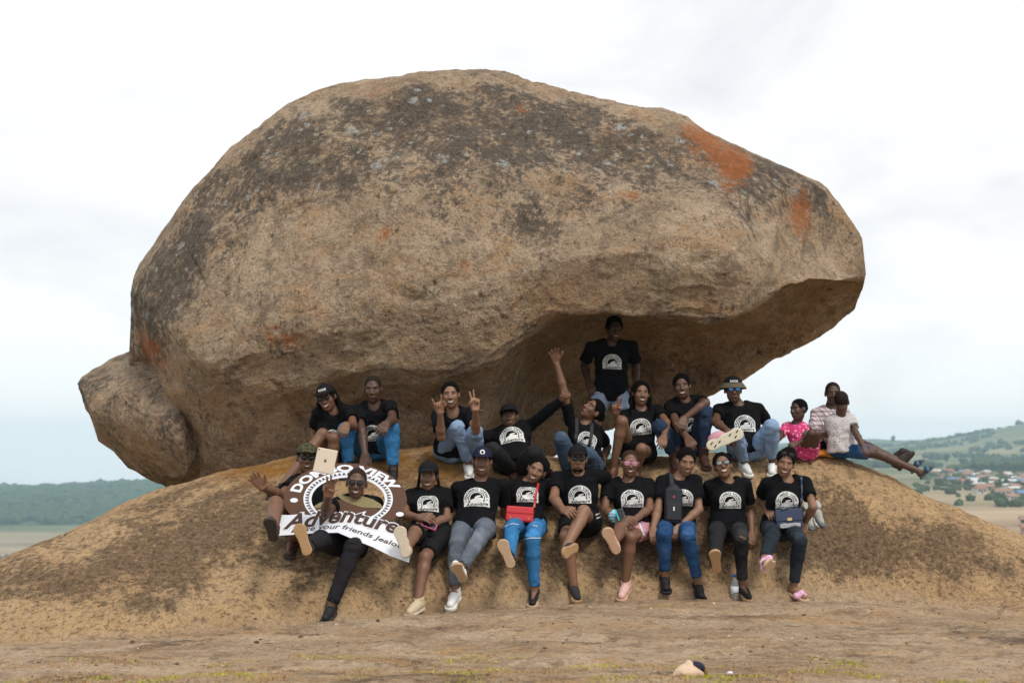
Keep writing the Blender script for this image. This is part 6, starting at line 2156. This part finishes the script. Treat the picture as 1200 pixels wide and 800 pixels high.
    bx, by = [225, 400, 500, 600, 680, 760, 850, 915], [600, 585, 568, 556, 570, 594, 614, 632]
    al = along('Adventure', 228, 918, bx, by, 118, white, 0.0075, 0.075, 'word_outline', o)
    along('Adventure', 234, 912, bx, by, 118, dark, 0.010, 0.028, 'script_lettering', o)
    along('Make your friends Jealous', 280, 962, [280, 380, 480, 580, 640, 760, 800, 900, 970], [622, 612, 600, 598, 615, 655, 670, 705, 730], 40, dark, 0.0085, 0.012, 'small_lettering', o)


red_bag(); blue_bag(); sling_bag(); backpack_straps(); small_held(); clog(); loose_shoes(); bottle(); mustard_cloth(); lost_cap(); photo_board()


# ---- stripes, tears and other small marks on clothes
def side_stripes(key, pts, w, mat, name='stripe'):
    I = PEOPLE[key]
    strap(name, key, pts, w, mat, I['bot'], I['base'], 0.003)


side_stripes('6', [(698, 603), (703, 601)], 0.010, M_PRINT); side_stripes('6', [(699, 607), (704, 605)], 0.010, M_PRINT)
side_stripes('7', [(749, 612), (755, 628)], 0.014, plain('white stripe', (0.7, 0.66, 0.72), 0.8)); side_stripes('7', [(752, 611), (758, 626)], 0.010, plain('lilac stripe', (0.36, 0.30, 0.55), 0.8))
side_stripes('5', [(613, 632), (622, 630), (634, 630)], 0.006, M_PRINT, 'rip'); side_stripes('5', [(590, 617), (600, 613), (608, 614)], 0.005, M_PRINT, 'rip'); side_stripes('5', [(624, 615), (630, 616)], 0.006, M_PRINT, 'rip')
side_stripes('9', [(867, 628), (874, 631)], 0.016, skin_mat(4, SKINS[4]), 'torn_knee')


# ---- dry grass on the near slab
def near_grass():
    n = 42000
    px = RNG.uniform(-60, 1260, n); yy = 6.6 + 1.7 * RNG.uniform(0, 1, n) ** 1.3
    x = (px - 600) / FPX * yy
    P = np.stack([x, yy, x * 0], 1)
    dens = fbm(P * np.array([1.3, 4.0, 1]) + 21, 3)
    keep = dens + (1 - sstep(6.9, 8.3, yy)) * 0.55 > 0.26
    x, yy, px, dens = x[keep], yy[keep], px[keep], dens[keep]
    n = len(x); z = ground_z(x, yy) - 0.004
    h = RNG.uniform(0.008, 0.028, n); a = RNG.uniform(0, 6.28, n); w = RNG.uniform(0.003, 0.006, n)
    lean = RNG.normal(0, 0.012, (n, 2))
    B = np.stack([x, yy, z], 1)
    dx = np.stack([np.cos(a) * w, np.sin(a) * w, a * 0], 1)
    tip = B + np.stack([lean[:, 0], lean[:, 1], h], 1)
    V = np.stack([B - dx, B + dx, tip], 1).reshape(-1, 3)
    F = np.arange(3 * n).reshape(-1, 3)
    g = pn(np.stack([x * 2.2, yy * 5, x * 0 + 8], 1)) > 0.12
    mats = [plain('dry grass', (0.42, 0.27, 0.13), 0.9, 0.1, 0.25, 3), plain('yellow green moss grass', (0.42, 0.40, 0.05), 0.9, 0.1, 0.25, 3)]
    link('dry_grass', mesh_from('dry_grass', V, F, mats, g.astype(int), False), kind='stuff')


near_grass()


def loose_grit():
    n = 1500
    yy = RNG.uniform(6.5, 10.4, n); x = (RNG.uniform(-80, 1280, n) - 600) / FPX * yy
    keep = (yy < base_y(x) + 0.25) & (pn(np.stack([x * 0.9, yy * 2.2, x * 0 + 2], 1)) > -0.1)
    x, yy = x[keep], yy[keep]; n = len(x)
    s = np.exp(RNG.normal(math.log(0.005), 0.45, n)).clip(0.003, 0.016)
    V, F = blobs(np.stack([x, yy, ground_z(x, yy) + s * 0.25], 1), np.stack([s * 1.3, s * 1.1, s * 0.8], 1), 0.22)
    mats = [plain('pale grit', (0.50, 0.37, 0.24), 0.95, 0.1, 0.3, 30), plain('dark grit', (0.13, 0.09, 0.06), 0.95, 0.1, 0.3, 30)]
    mi = np.repeat((RNG.uniform(0, 1, n) > 0.5).astype(int), len(ICO_F))
    link('loose_grit', mesh_from('loose_grit', V, F, mats, mi, False), kind='stuff')


loose_grit()
print('script seconds', time.time() - _T0)
